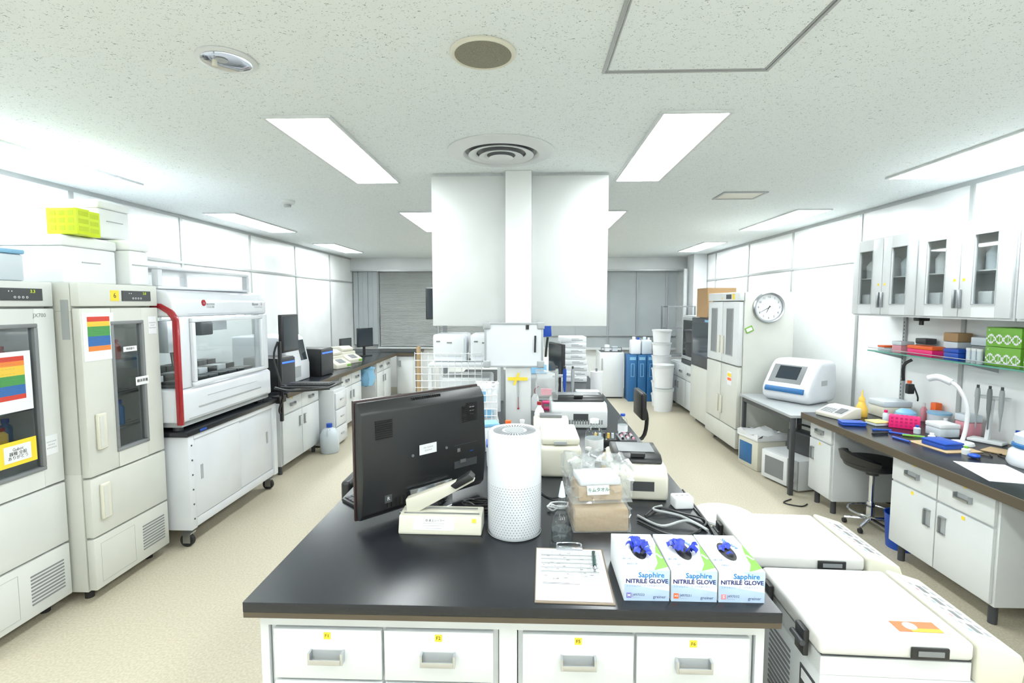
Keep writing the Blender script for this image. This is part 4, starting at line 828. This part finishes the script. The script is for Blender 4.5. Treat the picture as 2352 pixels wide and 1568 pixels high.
for j,(x_,y_,m1,a) in enumerate(((2.55,3.5,BLUE,0),(2.5,3.6,BLUE,40),(2.6,3.44,GREEN,20),(2.42,3.5,BLACK,60),(2.45,3.35,BLUE,-30))):
    e=thing('marker_pen',['blue marker lying on the bench','blue marker lying beside rack','green marker lying on the bench','black marker lying near bench edge','blue pen lying near kraft paper'][j],'pen',(x_,y_,zb+.008),a); B(m1).tube([(-.04,.05,0),(.04,-.04,0)],.0075,0,10,1).obj('barrel',e)
e=thing('desk_lamp','white curved gooseneck desk lamp on round base','lamp',(2.78,3.28,zb)); B(PAPER).lathe(0,0,[(0,0),(.065,0),(.06,.015),(0,.02)]).obj('base',e)
B(PAPER).tube([(.0,.0,.015),(.02,0,.12),(.015,.0,.25),(-.02,.03,.36),(-.05,.08,.40)],.012,0,10).obj('neck',e); B(GWHITE).tube([(-.04,.06,.39),(-.075,.12,.415),(-.1,.17,.40)],.022,0,12).obj('lamp_head',e)
pstand((2.98,3.33,zb),-60,'white pipette stand holding three grey pipettes',1)
e=thing('wall_pipette_holder','black pipette gun hanging from the wall shelf','pipette',(3.03,4.05,.95)); B(BLACK,ORANGE).tube([(-.02,0,.25),(-.06,.03,.2),(-.05,.04,.08)],.012).box(-.05,.0,-.02,.02,-.02,.06,0,.008).tube([(.0,0,.05),(0,-.05,-.03),(-.02,-.08,-.06)],.006).obj('grip',e); B(ORANGE).cyl(-.03,0,.065,.02,.015).obj('collar',e)
e=thing('under_cabinet_camera','small black camera fixed beneath cabinet','camera',(2.95,3.9,1.5395)); B(BLACK).box(-.04,.04,-.03,.03,-.03,-.0,0,.005).cyl(0,0,-.06,.03,.015).obj('camera_body',e)
e=thing('mini_centrifuge','white and blue round mini centrifuge','centrifuge',(2.80,2.83,zb)); B(GWHITE).lathe(0,0,[(0,0),(.11,0),(.12,.02),(.11,.08),(.09,.10),(0,.10)],0,32).obj('base',e); B(BLUE2).lathe(0,0,[(0,.101),(.1,.105),(.1,.12),(.09,.125),(0,.125)],0,32).obj('rotor_ring',e); B(FROST).lathe(0,0,[(0,.126),(.09,.126),(.09,.17),(.06,.19),(0,.195)],0,32).obj('dome',e)
e=thing('computer_mouse','blue computer mouse with cord','mouse',(2.60,2.98,zb)); B(BLUE).ball(0,0,.014,.03,sz=.45).obj('shell',e); B(BLACK).tube([(.03,0,.01),(.08,.05,.004),(.12,.02,.004),(.16,.08,.004)],.003).obj('cord',e)
e=thing('document_sheets','loose white printed papers with small parts','paper',(2.50,2.72,zb),-15)
bb=B(PAPER,INK).box(-.12,.12,-.17,.17,0,.002).box(-.06,.06,-.05,.04,.0022,.012,GWHITE)
for j in range(8): bb.box(-.1,.08,.06+j*.012,.063+j*.012,.0021,.0025,1)
bb.obj('sheet',e)
cable([(2.9,3.03,zb+.004),(2.8,3.05,zb+.004),(2.78,2.98,zb+.004),(2.82,2.98,zb+.01),(2.87,3.04,zb+.004)],.003,'tangled black cord beside centrifuge')
# stool
s=thing('lab_stool','black padded low-back stool with chrome pedestal and foot ring','stool',(2.50,3.68,0))
B(BLACK).lathe(0,0,[(0,.44),(.12,.44),(.18,.465),(.19,.49),(.18,.51),(0,.50)],0,36).obj('seat',s)
b=B(BLACK)
vs=[];fs=[]
for i in range(15):
    t=math.radians(110+i*140/14)
    for r,z_ in ((.165,.49),(.2,.5),(.215,.58-.05*abs(i-7)/7),(.195,.59-.05*abs(i-7)/7)): vs.append((r*math.cos(t),r*math.sin(t),z_))
for i in range(14):
    for j in range(4): fs.append((i*4+j,i*4+(j+1)%4,i*4+4+(j+1)%4,i*4+4+j))
fs+=[(0,1,2,3),(59,58,57,56)]
b._new(vs,fs,0,smooth=True); b.obj('backrest',s)
B(CHROME,DGREY).cyl(0,0,.07,.13,.028).cyl(0,0,.2,.20,.018).cyl(0,0,.40,.04,.04,1).obj('pedestal',s)
b=B(CHROME)
for i in range(5):
    t=i*2*math.pi/5; b.tube([(0,0,.07),(.155*math.cos(t),.155*math.sin(t),.045)],.012,0,8,1)
b.obj('base',s)
B(CHROME).tube([(.14*math.cos(t*math.pi/8),.14*math.sin(t*math.pi/8),.13) for t in range(17)],.008,0,8,1).obj('foot_ring',s)
for i in range(5):
    t=i*2*math.pi/5; B(RUB).cyl(.155*math.cos(t)-.01,.155*math.sin(t),.018,.02,.018,0,'x',14).obj('caster',s)
e=thing('waste_bin','low round blue plastic waste bin under bench','waste bin',(2.52,3.385,0)); B(BLUE).lathe(0,0,[(0,0),(.09,0),(.105,.22),(.11,.23),(.102,.23),(.085,.01),(0,.01)],0,30).obj('bin',e)
def ochair(loc,rot,lab,z0,z1):
    c=thing('office_chair',lab,'office chair',loc,rot)
    B(BLACK).box(-.17,.17,-.02,.03,z0,z1,0,.018,4).obj('backrest',c); B(BLACK).box(-.2,.2,-.45,-.08,.42,.48,0,.02,4).obj('seat',c)
    B(BLACK).tube([(0,.03,z1-.12),(0,.07,.6),(0,.03,.42),(0,-.15,.39)],.018).obj('back_support',c); B(GREY).cyl(0,-.25,.08,.34,.025).obj('gas_post',c)
    b=B(BLACK)
    for i in range(5):
        t=i*2*math.pi/5+.3; b.tube([(0,-.25,.1),(.24*math.cos(t),-.25+.24*math.sin(t),.06)],.018,0,8,1); b.cyl(.24*math.cos(t)-.015,-.25+.24*math.sin(t),.03,.03,.03,RUB,'x',14)
    b.obj('base',c)
ochair((1.0,4.55,0),-90,'black office chair with small rounded backrest',.62,.86)
ochair((-.84,2.42,0),90,'black office chair pushed under the island bench',.56,.82)
# ---------------------------------------------------------------- table with qPCR
t=thing('instrument_table','light grey table with dark steel legs','table',(2.21,4.78,0),-90)
B(LGREY).box(-.54,.5,0,.65,.675,.70,0,.004).obj('tabletop',t)
for x in (-.52,.45):
    for y in (.02,.59): B(DGREY).box(x,x+.035,y,y+.035,.0,.6745,0,.003).obj('leg',t)
B(DGREY).box(-.484,.449,.60,.62,.10,.14).obj('crossbar',t); B(DGREY).box(-.484,.449,.02,.04,.63,.6745).obj('crossbar',t)
q=thing('qpcr_machine','white rounded thermal cycler with dark touchscreen and blue trim','laboratory instrument',(2.43,4.85,.70),-58)
B(GWHITE).prism([(.04,.0),(.0,.05),(-.01,.12),(.02,.18),(.14,.35),(.20,.40),(.42,.40),(.47,.36),(.48,.06),(.44,0)],-.235,.235,'x',0,.045,5).obj('housing',q)
d_=Vector((.12,.17)).normalized(); n_=Vector((-d_.y,d_.x))
def face_poly(u0,u1,off,base=(.02,.18)): 
    p=Vector(base); a=p+d_*u0; b_=p+d_*u1; return [(a.x+n_.x*off,a.y+n_.y*off),(b_.x+n_.x*off,b_.y+n_.y*off),(b_.x-n_.x*.01,b_.y-n_.y*.01),(a.x-n_.x*.01,a.y-n_.y*.01)]
B(GREY).prism(face_poly(.005,.205,.002),-.18,.14,'x',0,.001).obj('screen_surround',q)
B(SCR).prism(face_poly(.05,.19,.004),-.12,.09,'x',0).obj('touchscreen',q)
B(BLUE2).prism([(-.016,.10),(-.016,.125),(.0,.15),(.03,.13),(.03,.10)],-.19,.19,'x',0,.003).obj('trim_band',q)
B(LGREY).box(.2352,.236,.2,.3,.17,.22).obj('side_label',q)
m_=thing('microwave_oven','white microwave oven on the floor under table','microwave',(2.27,4.56,0),-75)
B(WHITE).box(-.22,.22,.01,.33,.015,.28,0,.006).obj('housing',m_); B(PAPER).box(-.215,.10,-.008,.0095,.02,.275,0,.003).obj('door',m_); B(GREY).box(-.17,.06,-.010,-.0085,.06,.23).obj('door_window',m_); B(LGREY).box(.105,.215,-.004,.0095,.02,.275).cyl(.165,-.02,.1,.016,.022,PAPER,'y').cyl(.165,-.02,.18,.016,.022,PAPER,'y').obj('control_panel',m_)
m_=thing('toaster_oven','small grey oven with blue front cloth on top','oven',(2.2,5.06,0),-80)
B(BEIGE).box(-.16,.16,0,.3,.0,.3,0,.01).obj('housing',m_); B(BLUE2).box(-.13,.07,-.006,-.0005,.05,.25,0,.002).obj('door',m_)
B(PAPER).box(-.17,.17,-.01,.3,.301,.33).jitter(5,.003,.315,.05).obj('film',m_)
m_=thing('equipment_case','black portable vacuum pump case with handle','equipment case',(2.54,4.60,.281),-75); B(DGREY).box(-.15,.15,-.1,.04,0,.2,0,.02,3).obj('case',m_); B(BLACK).tube([(-.08,-.03,.2),(-.07,-.03,.25),(.07,-.03,.25),(.08,-.03,.2)],.01).obj('handle',m_)
cable([(2.2,4.2,.006),(2.1,4.12,.006),(2.2,4.05,.006),(2.28,4.1,.006)],.005,'black power cord lying on floor')
# ---------------------------------------------------------------- tall refrigerators right
t=thing('tall_refrigerator','tall cream upright refrigerator with narrow window doors','refrigerator',(2.2,5.83,0),-90)
B(CREAM,DGREY).box(-.47,.47,.051,.56,.08,1.76,0,.006).box(-.44,.44,.08,.5,.03,.0795,1).obj('body',t)
for i,x in enumerate((-.46,.0)):
    for (z0,z1,g) in ((.98,1.66,1),(.30,.965,0)):
        d=B(WHITE if g else CREAM).box(x+.005,x+.455,0,.05,z0,z1,0,.01).obj('door',t)
        if g: B(GREY).box(x+.14,x+.30,-.002,-.0005,z0+.1,z1-.08,GREY).ring(x+.13,x+.31,z0+.09,z1-.07,.01,-.006,-.0025,LGREY).obj('door_window',d)
        B(BEIGE).box(x+(.38 if i==0 else .03),x+(.42 if i==0 else .07),-.015,-.0005,z0+.1,z0+.3,0,.004).obj('handle',d)
d=B(WHITE).box(-.46,.46,0,.05,1.67,1.76,0,.006).obj('control_head',t); B(DGREY).box(.1,.24,-.003,-.0005,1.69,1.74).obj('display',d); note(d,.3,0,1.715,.06); note(d,-.02,0,1.7,.02)
B(CREAM).box(-.46,.46,.0,.05,.09,.29,0,.006).obj('base_panel',t)
for x in (-.4,.4): B(DGREY).cyl(x,.12,0,.0295,.03).obj('foot',t)
B(PAPER).box(.2,.32,-.003,-.001,.75,.9).box(.21,.31,-.004,-.003,.8,.83,ORANGE).box(.21,.31,-.004,-.003,.84,.88,YEL).obj('poster',t)
e=thing('sign_plate','small green and white plate on refrigerator side','sign',(2.30,5.354,1.37)); B(PAPER,GREEN).box(-.04,.04,-.006,0,-.03,.03,1,.001).box(-.03,.03,-.007,-.006,-.018,.018,0).obj('plate',e); e.rotation_euler=(0,math.radians(-25),0)
c=thing('wall_clock','round white clock with silver rim on refrigerator side','clock',(2.49,5.355,1.60))
B(STEEL).lathe(0,0,[(.135,-.0),(.16,-.0),(.162,-.02),(.152,-.034),(.138,-.030),(.135,-.012)],0,48,'y').obj('rim',c)
B(PAPER).lathe(0,0,[(0,-.002),(.1345,-.002),(.1345,-.012),(0,-.012)],0,48,'y').obj('dial',c)
b=B(INKB)
for i in range(12):
    a=math.radians(90-30*(i+1)); b.text(str(i+1),.108*math.cos(a),-.013,.108*math.sin(a),.03,0)
for i in range(60):
    a=math.radians(6*i); b.box(.128*math.cos(a)-.0012,.128*math.cos(a)+.0012,-.0128,-.0122,.128*math.sin(a)-.0012,.128*math.sin(a)+.0012)
b.obj('numerals',c)
def handb(a,l,w,y):
    a=math.radians(90-a); dx,dz=math.cos(a),math.sin(a); return B(INKB).prism([(-dx*.02-dz*w,-dz*.02+dx*w),(dx*l-dz*w*.4,dz*l+dx*w*.4),(dx*l+dz*w*.4,dz*l-dx*w*.4),(-dx*.02+dz*w,-dz*.02-dx*w)],y,y+.001,'y')
handb(205,.06,.004,-.016).obj('hour_hand',c); handb(240,.1,.003,-.018).obj('minute_hand',c)
t=thing('tall_incubator','cream upright incubator with black glass upper door','incubator',(2.28,6.78,0),-90)
B(CREAM,DGREY).box(-.38,.38,.051,.6,.06,1.46,0,.006).box(-.35,.35,.08,.55,0,.0595,1).obj('body',t)
d=B(DGREY).box(-.37,.37,0,.05,.80,1.45,0,.008).obj('upper_door',t); B(SCR).box(-.3,.3,-.004,-.0005,.95,1.38).obj('door_window',d); B(LBLUE).box(.15,.3,-.003,-.0005,1.40,1.43).obj('display',d)
d=B(CREAM).box(-.37,.37,0,.05,.07,.79,0,.008).obj('lower_door',t); B(BEIGE).box(.3,.34,-.015,-.0005,.4,.6,0,.004).obj('handle',d)
e=thing('cardboard_box','brown cardboard carton on top of incubator','cardboard box',(2.46,6.76,1.461),-90); B(CARD).box(-.20,.20,-.18,.18,0,.38).box(-.20,.20,-.022,.022,.3802,.382,BEIGE).obj('carton',e)
cabinet('base_cabinet','low grey-white bench cabinet with drawers and doors',(2.35,7.82,0),-90,1.2,.65,.06,.72,[(.5,.71,3,'drawer',None),(.07,.495,3,'door',None)],m=WHITE,hm=STEEL)
e=thing('bench_incubator','grey box incubator with glass door on low cabinet','incubator',(2.38,7.62,.722),-90); B(LGREY).box(-.3,.3,.021,.5,0,.74,0,.01).obj('housing',e); d=B(LGREY).ring(-.29,.29,.08,.72,.05,-.01,.02,0,.004).obj('door',e); B(SMOKE).box(-.24,.24,-.002,.002,.13,.67).obj('door_window',d); B(DGREY).box(-.29,.29,-.005,.02,.01,.07).obj('control_panel',e)
e=thing('storage_rack','dark metal shelf frame by the far wall','shelf',(2.55,8.75,0)); b=B(GREY)
for x in (-.22,.22):
    for y in (-.2,.2): b.box(x-.012,x+.012,y-.012,y+.012,0,1.6)
for z_ in (.3,.75,1.2,1.58): b.box(-.2,.2,-.18,.18,z_,z_+.02)
b.obj('frame',e)
e=thing('compact_freezer','small white freezer with dark rack on top','freezer',(1.43,8.7,0)); B(WHITE,DGREY).box(-.21,.21,.031,.5,.02,.80,0,.008).box(-.19,.19,.05,.45,0,.0195,1).obj('body',e); d=B(WHITE).box(-.205,.205,0,.03,.03,.79,0,.008).obj('door',e); B(LGREY).box(-.18,-.16,-.015,-.0005,.5,.7,0,.004).obj('handle',d)
e=thing('dish_rack','black wire tray with small items','tray',(1.43,8.9,.801)); B(DGREY).ring(-.18,.18,0,.08,.008,-.12,-.11).box(-.18,.18,-.11,.15,0,.01).box(-.1,-.02,-.05,.05,.01,.12,PAPER).box(.03,.12,-.05,.05,.01,.09,FROST).obj('tray_frame',e)
for i in range(3):
    e=thing('document_bin','blue plastic bin with slot handle','plastic bin',(1.735+i*.155,8.45,0),0,'blue bins'); B(BLUE2).prism([(-.07,.0),(.07,0),(.074,.78),(-.074,.78)],0,.35,'y',0,.006).obj('bin',e); B(LBLUE).ring(-.03,.03,.42,.64,.008,-.005,-.0005).box(-.05,.05,-.003,-.0005,.70,.75,0).obj('slot',e)
for i,x in enumerate((1.8,1.98)):
    e=thing('jerrycan','white plastic jerrycan with cap' if i==0 else 'pale blue plastic jerrycan with cap','jerrycan',(x,8.6,.782),0); B([PAPER,FROST][i]).box(-.085,.085,-.09,.09,0,.25,0,.03,3).box(-.05,.0,-.02,.02,.245,.3,0,.008).obj('can_body',e); B([BLUE,PAPER][i]).cyl(.045,0,.245,.04,.022).obj('cap',e)
def bucket(x,y,z,hh,r,lab):
    e=thing('storage_bucket',lab,'bucket',(x,y,z),0,'stacked white buckets'); B(PAPER).lathe(0,0,[(0,0),(r*.88,0),(r,hh*.85),(r,hh*.86),(0,hh*.86)],0,28).obj('bucket_body',e); B(WHITE).lathe(0,0,[(0,hh*.865),(r*1.06,hh*.865),(r*1.06,hh*.98),(0,hh*.98)],0,28).obj('lid',e)
for i in range(6): bucket(2.12,8.12,i*.205,.205,.145,'white round lidded bucket in a stack')
for i in range(2): bucket(2.06,7.74,i*.36,.36,.15,'tall white lidded bucket near cabinet')
# ---------------------------------------------------------------- world / camera
w=bpy.data.worlds.new('w'); SC.world=w; w.use_nodes=True; w.node_tree.nodes['Background'].inputs[0].default_value=(.9,.95,1,1); w.node_tree.nodes['Background'].inputs[1].default_value=.5
SC.view_settings.view_transform='Standard'; SC.view_settings.exposure=.88
th=math.atan(39/1160.); ph=math.atan(87/1160.)
cd=bpy.data.cameras.new('camera'); cam=bpy.data.objects.new('camera',cd); COL.objects.link(cam); SC.camera=cam
cd.sensor_width=36; cd.lens=1160/2352*36; cd.clip_start=.05
cam.location=(0,0,1.64); cam.rotation_euler=(math.pi/2-ph,0,th)
